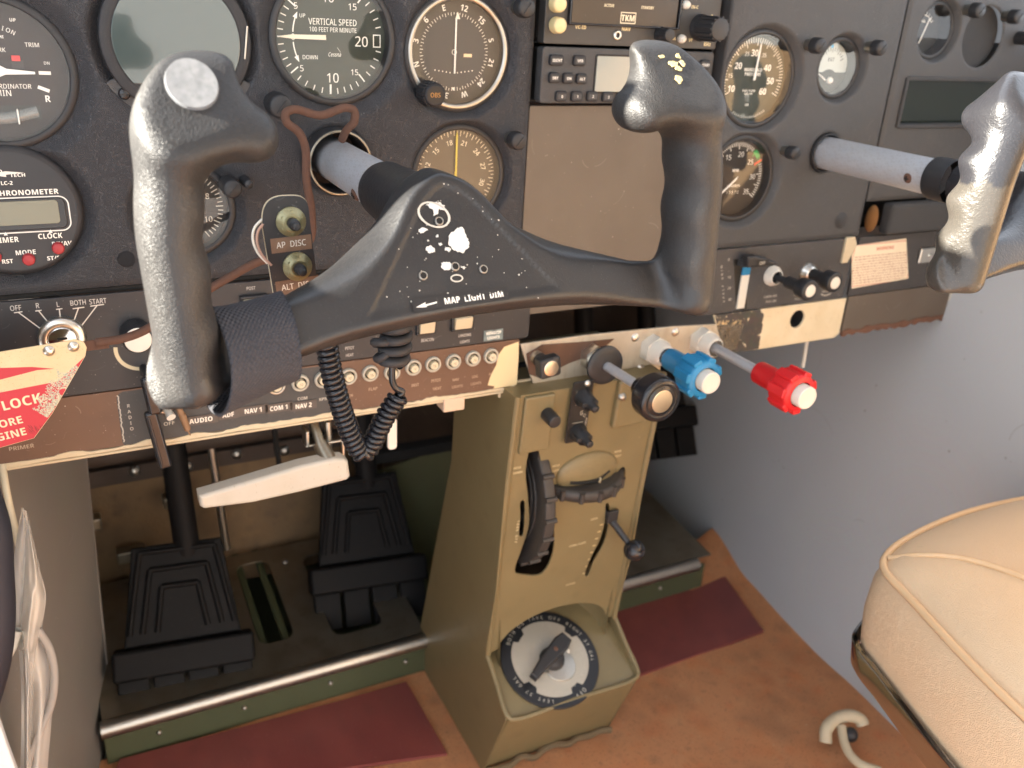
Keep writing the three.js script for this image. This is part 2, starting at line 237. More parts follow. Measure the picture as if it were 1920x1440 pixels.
{
  const t = thing('green_bulkhead_panel', 'olive green riveted panel left of the pedestal', 'bulkhead', V(0, FL, -0.35));
  const q = [[690, 1090], [815, 1090], [862, 830], [690, 890]].map(([x, y]) => atZ(x, y, -0.35)).map((v) => V(v.x, v.y - FL, 0));
  part('sheet', slab(poly(q), 0.002, 0, 0.0003), M.green, t);
  for (const [px, py] of [[720, 888], [748, 970], [782, 1072], [735, 920]]) { const p = atZ(px, py, -0.35); part('rivet', new THREE.SphereGeometry(0.0026, 10, 8).translate(p.x, p.y - FL, 0.001), M.steel, t); }
  part('ledge', box(0.2, 0.014, 0.02, 0.39, 0.20, 0), M.deep, t);
}
// rudder pedals: a trapezoid pad with nested arched ribs above a ribbed heel bar
M.pedal = phy({ specularIntensity: 0.4, map: canvasTex(256, 256, worn([15, 14, 15], { tints: [[26, 23, 21]], specks: 160, speck: [120, 108, 96], scratch: 30, blotch: 60 }), 0.1), roughness: 0.62 });
function rudderPedal(o, ux, uy, label) {
  const t = thing('rudder_pedal', label, 'pedal', o, 'rudder pedals'), F = (g) => frame(g, V(0, 0, 0), ux, uy); t.scale.setScalar(1.064);
  part('pad', F(slab(poly([[-0.056, 0], [0.056, 0], [0.043, 0.098], [-0.043, 0.098]]), 0.012, 0, 0.002)), M.pedal, t);
  const arch = (w, h, n) => { const p = [[-w, 0.012], [-w * 0.72, h], [w * 0.72, h], [w, 0.012]], g = []; for (let k = 0; k < 3; k++) { const a = p[k], b = p[k + 1]; g.push(rod(V(a[0], a[1], 0.001), V(b[0], b[1], 0.001), n, 8)); } return g; };
  for (const [w, h] of [[0.050, 0.092], [0.038, 0.074], [0.024, 0.056]]) part('rib', F(merge(arch(w, h, 0.0028))), M.pedal, t);
  part('heel_bar', F(box(0.135, 0.03, 0.03, 0, -0.016, -0.006, 0.004)), M.pedal, t);
  for (let k = 0; k < 4; k++) part('tread', F(box(0.0295, 0.042, 0.010, -0.0495 + 0.033 * k, -0.052, -0.006, 0.002)), M.pedal, t);
  part('hanger', F(rod(V(0.01, 0.085, -0.012), V(0.0, 0.24, 0.04), 0.013, 14)), M.pedal, t); part('strut', F(rod(V(-0.05, 0.0, -0.02), V(-0.05, -0.06, -0.03), 0.007, 10)), M.pedal, t);
  return t;
}
const pu = V(0.995, -0.03, 0.1).normalize(), pv = V(0.02, 0.86, -0.51); pv.addScaledVector(pu, -pv.dot(pu)).normalize();
{
  const a = atZ(345, 1200, -0.215), b = atZ(690, 1050, -0.265);
  rudderPedal(a, pu, pv, 'black ribbed rudder pedal nearer the left wall, lower of the two');
  rudderPedal(b, pu, pv, 'black ribbed rudder pedal beside the pedestal, pushed further forward');
  rudderPedal(V(0.622, -0.596, -0.305), pu, pv, 'dark rudder pedal in the shadow right of the pedestal');
  rudderPedal(V(0.76, -0.553, -0.36), pu, pv, 'dark rudder pedal beside the right wall deep in the footwell');
}

// ---------------------------------------------------------------- instrument panel covers and gauges
// a flat printed sheet: draw() works in metres of the panel plane through the helper s
function printed(x0, y0, x1, y1, ppm, base, draw, opt = {}) {
  const w = Math.round((x1 - x0) * ppm), h = Math.round((y1 - y0) * ppm);
  const t = canvasTex(w, h, (g) => {
    base(g, w, h);
    const X = (x) => (x - x0) * ppm, Y = (y) => (y1 - y) * ppm, at = (p) => (Array.isArray(p) ? atZ(p[0], p[1], opt.z || 0) : p);
    const s = {
      g, X, Y, k: ppm / 1000,
      text(str, p, mm, o = {}) { const q = at(p); g.save(); g.translate(X(q.x), Y(q.y)); if (o.rot) g.rotate(o.rot); g.scale(o.sx || 1, 1); g.fillStyle = o.color || '#d9d6cd'; g.font = `${o.weight || 'bold'} ${mm * ppm / 1000 / 0.72}px sans-serif`; g.textAlign = o.align || 'center'; g.textBaseline = 'middle'; g.fillText(str, 0, 0); g.restore(); },
      line(ps, mm, c = '#d9d6cd') { g.strokeStyle = c; g.lineWidth = mm * ppm / 1000; g.beginPath(); ps.map(at).forEach((q, i) => (i ? g.lineTo(X(q.x), Y(q.y)) : g.moveTo(X(q.x), Y(q.y)))); g.stroke(); },
      fill(ps, c) { g.fillStyle = c; g.beginPath(); ps.map(at).forEach((q, i) => (i ? g.lineTo(X(q.x), Y(q.y)) : g.moveTo(X(q.x), Y(q.y)))); g.closePath(); g.fill(); },
    };
    draw(s);
  });
  t.wrapS = t.wrapT = THREE.ClampToEdgeWrapping; t.repeat.set(1 / (x1 - x0), 1 / (y1 - y0)); t.offset.set(-x0 / (x1 - x0), -y0 / (y1 - y0));
  return std({ map: t, roughness: 0.5, ...opt.mat });
}
// gauges: centre, radius of the glass, radius of the surrounding dish in the cover
const G = {
  turn: [-0.0222, -0.0541, 0.0400, 0.0555], horizon: [0.0788, -0.0335, 0.0414, 0.052], vsi: [0.179, -0.0296, 0.0396, 0.0535], cdi: [0.2695, -0.0362, 0.0375, 0.0465],
  adf: [0.2727, -0.1234, 0.0350, 0.0425], chrono: [-0.026, -0.1345, 0.0365, 0.0480], suction: [0.0757, -0.1395, 0.0286, 0.0385],
  mp: [0.5504, -0.0509, 0.0374, 0.0455], tach: [0.547, -0.1354, 0.0352, 0.044], egt: [0.640, -0.040, 0.0235, 0.0305], fuel: [0.754, -0.0045, 0.0228, 0.0285], blank: [0.817, -0.008, 0.0262, 0.0285],
};
// vacuum-formed cover: a height field that sinks into a dish round every gauge, with the gauge openings cut out of it
function moulded(x0, y0, x1, y1, keys, extra, windows, step = 0.0016) {
  const nx = Math.round((x1 - x0) / step), ny = Math.round((y1 - y0) / step), pos = [], uv = [], ins = [], ix = [], DEP = 0.0078;
  const holes = [...keys.map((k) => [G[k][0], G[k][1], G[k][2] + 0.0015, G[k][3]]), ...extra.map(([x, y, r]) => [x, y, r, r + 0.002])];
  for (let j = 0; j <= ny; j++) for (let i = 0; i <= nx; i++) {
    let x = lerp(x0, x1, i / nx), y = lerp(y0, y1, j / ny), z = 0, inside = false;
    for (const [hx, hy, r, R] of holes) { let d = Math.hypot(x - hx, y - hy); if (d < r) { inside = true; const s = r / Math.max(d, 1e-6); if (d > r - 2.2 * step) { x = hx + (x - hx) * s; y = hy + (y - hy) * s; d = r; } } const t = clamp((d - r) / (R - r), 0, 1); z = Math.min(z, -DEP * (R - r < 0.003 ? 0.15 : 1) * (1 - sst(0.02, 1, t))); }
    const e = Math.min(x - x0, x1 - x, y - y0, y1 - y); z -= 0.0016 * (1 - sst(0, 0.004, e)) + 0.0006 * (noise3(x * 22, y * 22, 6) - 0.5);
    pos.push(x, y, z); uv.push(x, y); ins.push(inside);
  }
  for (let j = 0; j < ny; j++) for (let i = 0; i < nx; i++) {
    const a = j * (nx + 1) + i, b = a + 1, c = a + nx + 1, d = c + 1, mx = lerp(x0, x1, (i + 0.5) / nx), my = lerp(y0, y1, (j + 0.5) / ny);
    if (windows.some((w) => mx > w[0] && mx < w[2] && my > w[1] && my < w[3])) continue;
    if (!(ins[a] && ins[b] && ins[d])) ix.push(a, b, d); if (!(ins[a] && ins[d] && ins[c])) ix.push(a, d, c);
  }
  const g = new THREE.BufferGeometry(); g.setAttribute('position', new THREE.Float32BufferAttribute(pos, 3)); g.setAttribute('uv', new THREE.Float32BufferAttribute(uv, 2)); g.setIndex(ix); g.computeVertexNormals(); return g;
}
function cover(name, label, x0, y0, x1, y1, keys, mat, extra = [], windows = []) {
  const t = thing(name, label, 'instrument panel', V(0, 0, 0)), w = x1 - x0, h = y1 - y0;
  part('cover', moulded(x0, y0, x1, y1, keys, extra, windows), mat, t);
  part('cover_edge', [box(w, 0.002, 0.010, x0 + w / 2, y0 + 0.001, -0.0066), box(w, 0.002, 0.010, x0 + w / 2, y1 - 0.001, -0.0066), box(0.002, h - 0.004, 0.010, x0 + 0.001, y0 + h / 2, -0.0066), box(0.002, h - 0.004, 0.010, x1 - 0.001, y0 + h / 2, -0.0066)], mat, t);
  return t;
}
const pilotCover = cover('pilot_panel_cover', 'black pebbled plastic instrument panel cover in front of the pilot yoke', -0.19, -0.186, 0.3265, 0.13, ['turn', 'horizon', 'vsi', 'cdi', 'adf', 'chrono', 'suction'], M.panel, [[0.176, -0.108, 0.0225]]);
part('seam_edge', box(0.52, 0.0038, 0.006, 0.07, -0.1882, -0.006), M.deep, pilotCover);
{ const b = atZ(237, 486); part('snap_plug', turn([[0, 0.0012], [0.004, 0.001], [0.0055, 0]], 20, b.x, b.y, 0), M.panel, pilotCover); }

const tick = (g, c, r0, r1, a, w, col = '#e8e6dc') => { g.strokeStyle = col; g.lineWidth = w; g.beginPath(); g.moveTo(c + r0 * Math.cos(a), c - r0 * Math.sin(a)); g.lineTo(c + r1 * Math.cos(a), c - r1 * Math.sin(a)); g.stroke(); };
const txt = (g, s, x, y, px, o = {}) => { g.save(); g.translate(x, y); if (o.rot) g.rotate(o.rot); g.scale(o.sx || 1, 1); g.fillStyle = o.color || '#e8e6dc'; g.font = `${o.weight || 'bold'} ${px}px sans-serif`; g.textAlign = o.align || 'center'; g.textBaseline = 'middle'; g.fillText(s, 0, 0); g.restore(); };
const arcText = (g, s, c, r, a0, step, px, o) => { for (let i = 0; i < s.length; i++) { const a = a0 - i * step; txt(g, s[i], c + r * Math.cos(a), c - r * Math.sin(a), px, { ...o, rot: Math.PI / 2 - a }); } };
const RAD = Math.PI / 180;
function gauge(name, label, key, draw, o = {}) {
  const [cx, cy, r] = G[key], t = thing(name, label, o.category || 'gauge', V(cx, cy, -0.0075)), d = o.dialDepth ?? 0.006;
  part('case', [turn([[r + 0.0035, 0.0008], [r + 0.002, 0.0022], [r - 0.0005, 0.0022], [r - 0.0012, 0.0012], [r - 0.0016, -d - 0.001]], 64), turn([[r + 0.0035, 0], [r + 0.0035, -0.045], [0, -0.045]], 40)], o.caseMat || M.black, t);
  part('dial', new THREE.CircleGeometry(r - 0.0014, 64).translate(0, 0, -d), std({ map: canvasTex(640, 640, (g) => { g.fillStyle = o.face || '#1b1d1c'; g.fillRect(0, 0, 640, 640); draw(g, 320, 316); for (let k = 0; k < 90; k++) { g.fillStyle = `rgba(210,205,190,${0.1 + 0.4 * rnd() * rnd()})`; g.beginPath(); g.arc(rnd() * 640, rnd() * 640, 0.8 + rnd(), 0, 7); g.fill(); } }), roughness: o.rough ?? 0.75 }), t);
  if (!o.noGlass) part('glass', new THREE.CircleGeometry(r - 0.0009, 64).translate(0, 0, 0.0012), M.glass, t);
  return t;
}
M.needle = std({ color: lin(0.74, 0.66, 0.5), roughness: 0.6 });
M.needleWhite = std({ color: lin(0.8, 0.79, 0.74), roughness: 0.6 });
const needle = (t, pts, z, mat = M.needleWhite, name = 'needle') => part(name, slab(poly(pts), 0.0008, z, 0.0001, 1), mat, t);

{ // turn coordinator
  const t = gauge('turn_coordinator', 'round turn coordinator gauge with red flag at the left picture edge', 'turn', (g, c, R) => {
    arcText(g, 'NO PITCH INFORMATION', c, 206, 180 * RAD, 6.3 * RAD, 28, { weight: 'normal' });
    txt(g, 'UP', c + 108, c - 236, 22); txt(g, 'HI', c + 48, c - 160, 20); txt(g, 'TRIM', c + 176, c - 126, 28, { weight: 'normal' }); txt(g, 'TRK', c + 34, c - 100, 28, { weight: 'normal' });
    txt(g, 'DN', c + 228, c - 44, 20, { weight: 'normal' }); txt(g, 'TURN COORDINATOR', c, c + 68, 30, { weight: 'normal' }); txt(g, '2 MIN', c, c + 100, 40, { weight: 'normal' });
    txt(g, 'R', c + 208, c + 126, 44); txt(g, 'L', c - 208, c + 126, 44);
    for (const a of [0, -21, 180, 201]) tick(g, c, 186, 240, (a - 1) * RAD, 17);
    g.fillStyle = '#3c3433'; g.fillRect(c + 74, c - 54, 52, 40);
    g.fillStyle = '#2c2c2a'; g.fillRect(c - 170, c + 158, 340, 66);
  }, { face: '#2a2120' });  // black face tinted reddish to stand for a reflection in the glass
  part('flag', box(0.0046, 0.0032, 0.0006, 0.0116, 0.0076, -0.0052), std({ color: lin(0.6, 0.03, 0.03), roughness: 0.5 }), t);
  needle(t, [[-0.02, -0.001], [-0.005, -0.0014], [0, -0.0035], [0.005, -0.0014], [0.0205, -0.001], [0.0205, 0.0004], [0.006, 0.0018], [0, 0.005], [-0.006, 0.0018], [-0.02, 0.0004]], -0.0030);
  part('slip_tube', pipe([V(-0.019, -0.0225, -0.0045), V(0, -0.0262, -0.0045), V(0.019, -0.0225, -0.0045)], 0.0034, 24, 12), phy({ color: lin(0.85, 0.9, 0.88), transmission: 0.85, roughness: 0.08, thickness: 0 }), t);
  part('slip_band', box(0.0008, 0.0084, 0.0075, 0.008, -0.0252, -0.0045, 0.0003), M.needleWhite, t);
}
{ // electronic horizon: dark screen, black bezel with cut-off lower edge and mounting ears
  const [cx, cy, r] = G.horizon, t = thing('attitude_display', 'round electronic attitude display with blank grey screen behind the left yoke grip', 'gauge', V(cx, cy, -0.004));
  part('bezel', turn([[r + 0.003, -0.006], [r + 0.003, 0.004], [r + 0.0018, 0.0056], [r - 0.003, 0.0056], [r - 0.0036, 0.0046], [0, 0.0046]], 72), M.blackMatte, t);
  const sc = new THREE.Shape(); sc.absarc(0, 0, r - 0.0042, -0.74, Math.PI + 0.74); sc.closePath();
  part('screen', slab(sc, 0.0008, 0.0056, 0.0002), phy({ color: lin(0.06, 0.082, 0.08), roughness: 0.12, clearcoat: 1, clearcoatRoughness: 0.03 }), t);
  const ear = (x) => slab(rrect(x - 0.0125, -0.0405, x + 0.0125, -0.0225, 0.0085), 0.003, 0.0026, 0.0008);
  for (const x of [-0.0325, 0.0325]) { const e = part('mounting_ear', ear(x), M.greyPanel, t); part('screw', [turn([[0, 0.0048], [0.0022, 0.0047], [0.0034, 0.0036], [0.0036, 0.0026]], 24, x * 1.03, -0.0315, 0), box(0.004, 0.0008, 0.0006, x * 1.03, -0.0315, 0.0048, 0.0002).rotateZ(0), box(0.0008, 0.004, 0.0006, x * 1.03, -0.0315, 0.0048, 0.0002)], M.blackGloss, e); }
  part('lettering', new THREE.PlaneGeometry(0.024, 0.0052).translate(0.0005, -0.0335, 0.0060), std({ map: canvasTex(240, 52, (g, w, h) => { g.fillStyle = '#26272a'; g.fillRect(0, 0, w, h); txt(g, 'A', 18, 28, 44, { color: '#e6e8ea' }); }), roughness: 0.5 }), t);
  part('brightness_bar', box(0.0012, 0.02, 0.0006, 0.0404, 0.006, 0.0062, 0.0003).rotateZ(-0.14), M.steel, t);
}
{ // vertical speed
  const t = gauge('vertical_speed_indicator', 'round vertical speed gauge with cream needle pointing left at zero', 'vsi', (g, c) => {
    const pos = { 0: 180, 5: 141, 10: 92, 15: 50, 20: 4 };
    for (const [v, a] of Object.entries(pos)) for (const s of [1, -1]) { if ((v === '0' && s < 0) || v === '20') continue; const A = s * a * RAD; tick(g, c, 248, 302, A, v === '10' || v === '20' ? 11 : 8); }
    for (const s of [1, -1]) { for (let k = 1; k < 20; k++) { const q = [180, 141, 92, 50, 4], i = Math.floor(k / 5), a = lerp(q[i], q[i + 1], (k % 5) / 5); if (k % 5) tick(g, c, 270, 302, s * a * RAD, 6); } }
    txt(g, '5', c - 192, c - 160, 46, { weight: 'normal' }); txt(g, '5', c - 172, c + 164, 46, { weight: 'normal' }); txt(g, '10', c - 10, c - 208, 64, { weight: 'normal' }); txt(g, '10', c + 4, c + 214, 70, { weight: 'normal' }); txt(g, '15', c + 128, c - 168, 48, { weight: 'normal' }); txt(g, '15', c + 134, c + 180, 44, { weight: 'normal' }); txt(g, '20', c + 178, c + 14, 74, { weight: 'normal' });
    g.strokeStyle = '#e8e6dc'; g.lineWidth = 6; g.strokeRect(c + 250, c - 24, 40, 64);
    txt(g, 'VERTICAL SPEED', c + 14, c - 84, 45, { weight: 'normal', sx: 0.84 }); txt(g, '100 FEET PER MINUTE', c + 14, c - 44, 33, { weight: 'normal', sx: 0.84 });
    txt(g, '0', c - 214, c + 0, 46, { weight: 'normal' }); txt(g, 'UP', c - 158, c - 112, 28, { weight: 'normal' }); txt(g, 'DOWN', c - 122, c + 104, 30, { weight: 'normal' }); txt(g, 'Cessna', c + 18, c + 86, 30, { weight: 'italic', sx: 0.8 }); tick(g, c, 60, 92, -54 * RAD, 2);
    for (const s of [1, -1]) { g.strokeStyle = g.fillStyle = '#e8e6dc'; g.lineWidth = 7; g.beginPath(); g.moveTo(c - 214, c - s * 26); g.quadraticCurveTo(c - 212, c - s * 62, c - 198, c - s * 100); g.stroke(); g.save(); g.translate(c - 194, c - s * 112); g.rotate(s > 0 ? 0.45 : Math.PI - 0.45); g.beginPath(); g.moveTo(0, -22); g.lineTo(-13, 14); g.lineTo(13, 14); g.fill(); g.restore(); }
  }, { face: '#2e342a' });  // dark face painted lighter and greener for the haze reflected in its glass
  needle(t, [[-0.0345, 0.0006], [-0.027, 0.0016], [-0.004, 0.0019], [-0.004, -0.0012], [-0.027, -0.001], [-0.0345, -0.0003]], -0.0035, M.needle);
}
{ // course deviation indicator
  const t = gauge('course_deviation_indicator', 'round course indicator gauge with compass ring and ribbed knob at its lower left', 'cdi', (g, c) => {
    g.fillStyle = '#34363a'; g.beginPath(); g.arc(c, c, 214, 0, 7); g.fill();
    for (let d = 0; d < 360; d += 5) { const a = (90 - (d - 107)) * RAD; tick(g, c, d % 10 ? 222 : 214, 236, a, 4); }
    const L = ['N', '3', '6', 'E', '12', '15', 'S', '21', '24', 'W', '30', '33']; L.forEach((s, i) => { const a = (90 - (i * 30 - 107)) * RAD; txt(g, s, c + 268 * Math.cos(a), c - 268 * Math.sin(a), 50, { rot: Math.PI / 2 - a }); });
    for (let k = -5; k <= 5; k++) if (k) { g.fillStyle = '#e0ddd2'; g.beginPath(); g.arc(c + k * 26, c + 128 - 0.25 * Math.abs(k) * 14, 4.5, 0, 7); g.fill(); }
    g.strokeStyle = '#e0ddd2'; g.lineWidth = 5; g.beginPath(); g.arc(c, c, 15, 0, 7); g.stroke();
    g.fillStyle = '#e0ddd2'; g.beginPath(); g.moveTo(c + 18, c - 240); g.lineTo(c, c - 196); g.lineTo(c + 36, c - 196); g.fill(); g.beginPath(); g.moveTo(c, c + 238); g.lineTo(c - 12, c + 214); g.lineTo(c + 12, c + 214); g.fill();
    g.fillStyle = '#e9c9a0'; g.fillRect(c + 66, c + 8, 58, 20);
  }, { face: '#393634' });  // face colour raised to imitate reflected haze on the glass
  part('rim', turn([[0.0385, 0.0022], [0.0378, 0.0034], [0.0358, 0.0030], [0.0352, 0.0018]], 64), M.steel, t);
  needle(t, [[-0.0006, -0.0145], [0.0005, -0.0145], [0.0008, 0.0225], [-0.0003, 0.0225]], -0.004);
  const k = atZ(815, 178, 0.012), o = V(k.x - t.position.x, k.y - t.position.y, 0);
  const kn = part('course_knob', [turn([[0.0048, 0], [0.0078, 0.001], [0.0082, 0.004], [0.0078, 0.018], [0.0068, 0.0195], [0.006, 0.019], [0, 0.0188]], 28, o.x, o.y, 0.002), ...[...Array(22)].map((_, i) => box(0.001, 0.0018, 0.014, 0.0081, 0, 0.012, 0.0003).rotateZ(i * Math.PI / 11).translate(o.x, o.y, 0))], M.blackMatte, t);
  part('lettering', new THREE.CircleGeometry(0.0058, 24).translate(o.x, o.y, 0.0212), std({ map: canvasTex(128, 128, (g, w) => { g.fillStyle = '#2b2620'; g.fillRect(0, 0, w, w); txt(g, 'OBS', 64, 64, 46, { color: '#c98f3e', weight: 'normal' }); }), roughness: 0.6 }), kn);
}
{ // radio compass
  const t = gauge('direction_finder_indicator', 'round radio compass gauge with face painted brown for the cabin reflection and yellow needle beside the yoke hub', 'adf', (g, c) => {
    for (let d = 0; d < 360; d += 5) { const a = (90 - (d - 193)) * RAD; tick(g, c, d % 10 ? 288 : 270, 308, a, 5, '#e8dcc0'); }
    for (let i = 0; i < 12; i++) { const a = (90 - (i * 30 - 193)) * RAD, s = ['N', '3', '6', 'E', '12', '15', '18', '21', '24', '27', '30', '33'][i]; txt(g, s, c + 226 * Math.cos(a), c - 226 * Math.sin(a), 48, { rot: Math.PI / 2 - a, color: '#efe4ca', weight: 'normal' }); }
    g.fillStyle = '#d8c040'; g.fillRect(c - 38, c + 38, 76, 7); g.fillRect(c - 5, c - 20, 10, 100);
  }, { face: '#473e34', rough: 0.4 });  // brown of the face stands for the tan cabin mirrored in the glass
  needle(t, [[-0.0006, -0.02], [0.0006, -0.02], [0.0007, 0.029], [0, 0.032], [-0.0007, 0.029]], -0.004, std({ color: lin(0.6, 0.48, 0.06), roughness: 0.5 }));
}
{ // suction gauge
  const t = gauge('suction_gauge', 'small round suction gauge mostly hidden behind the left yoke grip', 'suction', (g, c) => {
    for (let k = 0; k <= 40; k++) { const a = (225 - k * 7) * RAD; tick(g, c, k % 4 ? 252 : 236, 292, a, 8, '#c9c3b2'); }
    for (let k = 0; k <= 5; k++) { const a = (236 - k * 2 * 28 + 14) * RAD; txt(g, String(k * 2), c + 196 * Math.cos(a), c - 196 * Math.sin(a), 62, { color: '#c9c3b2', weight: 'normal' }); }
    txt(g, 'SUCTION', c, c - 70, 40, { weight: 'normal', color: '#c9c3b2' }); txt(g, 'IN. MERCURY', c + 20, c + 72, 28, { weight: 'normal', color: '#c9c3b2' });
  }, { face: '#302c28' });
  needle(t, [[-0.001, -0.006], [0.001, -0.006], [0.0004, 0.022], [-0.0004, 0.022]], -0.004);
}
{ // digital chronometer
  const [cx, cy, r] = G.chrono, t = thing('chronometer', 'round black digital clock with pale screen and red buttons below the turn gauge', 'clock', V(cx, cy, -0.003));
  part('case', turn([[r + 0.004, -0.006], [r + 0.003, -0.001], [r, 0.0005], [0, 0.0005]], 72), M.blackMatte, t);
  part('face', new THREE.CircleGeometry(r - 0.0002, 72).translate(0, 0, 0.0009), std({ map: canvasTex(768, 768, (g) => {
    worn([32, 33, 38], { tints: [[44, 44, 48]], specks: 60, scratch: 8, blotch: 40 })(g, 768, 768); const c = 384;
    txt(g, 'ASTRO', c - 68, c - 262, 30, { sx: 1.2 }); txt(g, 'TECH', c + 70, c - 236, 30, { sx: 1.2 }); g.fillStyle = '#d8d6cc'; g.beginPath(); g.moveTo(c - 110, c - 246); g.lineTo(c + 4, c - 262); g.lineTo(c + 4, c - 226); g.fill(); g.beginPath(); g.moveTo(c + 4, c - 262); g.lineTo(c + 110, c - 250); g.lineTo(c + 4, c - 240); g.fill();
    txt(g, 'LC-2', c, c - 188, 34); txt(g, 'QUARTZ CHRONOMETER', c, c - 124, 46, { sx: 1.08 });
    g.strokeStyle = '#e4e2da'; g.lineWidth = 8; g.beginPath(); g.roundRect(c - 330, c - 92, 664, 226, 56); g.stroke();
    txt(g, 'TIMER', c - 56, c + 178, 48, { sx: 0.95 }); txt(g, 'CLOCK', c + 198, c + 168, 48, { sx: 0.95 }); txt(g, 'DT/AV', c + 260, c + 224, 42); txt(g, 'MODE', c + 40, c + 268, 42); txt(g, 'RST', c - 74, c + 320, 40); txt(g, 'ST/SP', c + 210, c + 318, 40);
    for (const x of [-56, 205]) { g.fillStyle = '#e4e2da'; g.beginPath(); g.moveTo(c + x, c + 124); g.lineTo(c + x - 12, c + 148); g.lineTo(c + x + 12, c + 148); g.fill(); }
  }), roughness: 0.4 }), t);
  part('screen_frame', slab(rrect(-0.030, -0.0112, 0.0298, 0.0082, 0.004), 0.0014, 0.0018, 0.0005), M.blackGloss, t);
  part('screen', slab(rrect(-0.027, -0.0078, 0.0258, 0.0068, 0.0022), 0.0008, 0.0022, 0.0002), phy({ color: lin(0.16, 0.155, 0.10), roughness: 0.3, clearcoat: 0.6, clearcoatRoughness: 0.1 }), t);
  for (const [x, y] of [[0.0222, -0.0235], [0.0048, -0.0295], [-0.0132, -0.0268], [-0.024, -0.02]]) part('button', turn([[0, 0.0052], [0.0028, 0.005], [0.0036, 0.004], [0.0037, 0.0008]], 24, x, y, 0), M.redButton, t);
}
// post lights: little black hooded lamps on the panel face
function postLight(px, py, r, label, grey) {
  const p = atZ(px, py, 0.008), t = thing('post_light', label, 'lamp', V(p.x, p.y, 0), 'post lights on the panel');
  if (grey) part('stem', turn([[r * 0.72, 0], [r * 0.72, 0.005], [r * 0.9, 0.006], [r * 0.9, 0.009]], 20), M.steel, t);
  part('hood', turn([[r, grey ? 0.008 : 0], [r * 1.02, 0.010], [r * 0.98, 0.0155], [r * 0.8, 0.0175], [0, 0.0180]], 24), M.black, t);
  part('slot', box(r * 1.3, 0.0007, 0.0006, 0, 0, 0.0181, 0.0002).rotateZ(0.9), M.greyPanel, t);
  return t;
}
postLight(522, 197, 0.0078, 'round black cap below the vertical speed gauge, touching the rusty rod');
postLight(432, 350, 0.0062, 'black post light above the suction gauge');
postLight(462, 341, 0.0032, 'tiny black stud right of the suction gauge post light');
postLight(978, 14, 0.0068, 'black post light upper right of the course indicator', true);
postLight(964, 262, 0.0066, 'black post light upper right of the brown-tinted radio compass', true);
postLight(1526, 85, 0.0066, 'black post light right of the manifold pressure gauge', true);
postLight(1640, 89, 0.0066, 'black post light right of the small exhaust gauge', true);
postLight(1824, 19, 0.0066, 'black post light right of the fuel gauge at the top', true);
postLight(1896, 31, 0.0066, 'black post light above right of the empty round recess', true);
postLight(1480, 285, 0.0058, 'black post light right of the tachometer', true);
postLight(1922, 72, 0.0062, 'dark round stud at the right picture edge', false);

// ---------------------------------------------------------------- right hand panel
const win = (pts) => { const p = new THREE.Path(); p.setFromPoints(pts.map((v) => new THREE.Vector2(v[0], v[1]))); return p; };
const coCover = cover('copilot_panel_cover', 'dark grey plastic instrument panel cover right of the radios', 0.4975, -0.196, 0.7055, 0.13, ['mp', 'tach', 'egt'], M.greyPanel, [[0.639, -0.1136, 0.018]]);
part('left_flange', box(0.004, 0.3, 0.014, 0.4985, -0.03, 0.003, 0.0018), M.greyPanel, coCover);
{ const b = atZ(1577, 413); part('snap_plug', turn([[0, 0.004], [0.005, 0.0034], [0.008, 0]], 24, b.x, b.y, 0), M.greyPanel, coCover); }
const wTL = atZ(1703, 151), wBL = atZ(1683, 233);
const boxCover = cover('glovebox_panel_cover', 'dark grey plastic panel cover with rectangular window at the far right', 0.7075, -0.162, 0.95, 0.13, ['fuel', 'blank'], M.greyPanel, [], [[wTL.x, wBL.y, 0.90, wTL.y]]);
part('window_lip', [box(0.17, 0.004, 0.012, wTL.x + 0.084, wTL.y + 0.002, -0.004), box(0.17, 0.004, 0.012, wTL.x + 0.084, wBL.y - 0.002, -0.004), box(0.004, wTL.y - wBL.y + 0.006, 0.012, wTL.x - 0.002, (wTL.y + wBL.y) / 2, -0.004)], M.greyPanel, boxCover);
part('recess_disc', turn([[0.0290, -0.0074], [0.02, -0.0092], [0, -0.0102]], 40, G.blank[0], G.blank[1], 0), M.greyPanel, boxCover);
part('window_pane', box(0.17, 0.06, 0.003, wTL.x + 0.082, (wTL.y + wBL.y) / 2, -0.012), phy({ color: lin(0.008, 0.014, 0.009), roughness: 0.15, clearcoat: 0.4 }), boxCover);

{ // manifold pressure
  const t = gauge('manifold_pressure_gauge', 'round manifold pressure gauge with upright needle right of the radios', 'mp', (g, c) => {
    for (let k = 0; k <= 50; k++) { const a = (205 - k * 4.6) * RAD; tick(g, c, k % 5 ? 262 : 238, 296, a, 6); }
    const N = { 10: [-196, 74], 15: [-222, -20], 20: [-158, -92], 25: [-90, -178], 30: [-16, -186], 35: [80, -172], 40: [132, -82], 50: [180, 14], 60: [120, 92] };
    for (const [s, [x, y]] of Object.entries(N)) txt(g, s, c + x, c + y, Number(s) % 10 ? 40 : 66, { weight: Number(s) % 10 ? 'normal' : 'bold' });
    txt(g, 'MANIFOLD', c - 6, c - 66, 34); txt(g, 'PRESSURE', c - 6, c - 34, 34); txt(g, 'FUEL FLOW', c - 20, c + 88, 24); txt(g, 'GAL/HR', c - 20, c + 110, 22); txt(g, 'LBS', c - 20, c + 192, 24);
    for (let k = 0; k <= 16; k++) tick(g, c, 276, 296, (-120 + k * 4) * RAD, 5);
  }, { face: '#363d37' });  // lighter green-grey face carries the hazy reflection of the glass in its colour
  needle(t, [[-0.0012, -0.001], [0.0012, -0.001], [0.0010, 0.027], [0.0004, 0.03], [-0.0002, 0.027]].map(([x, y]) => [x + 0.0005 * 0 + y * 0.05, y]), -0.0035);
}
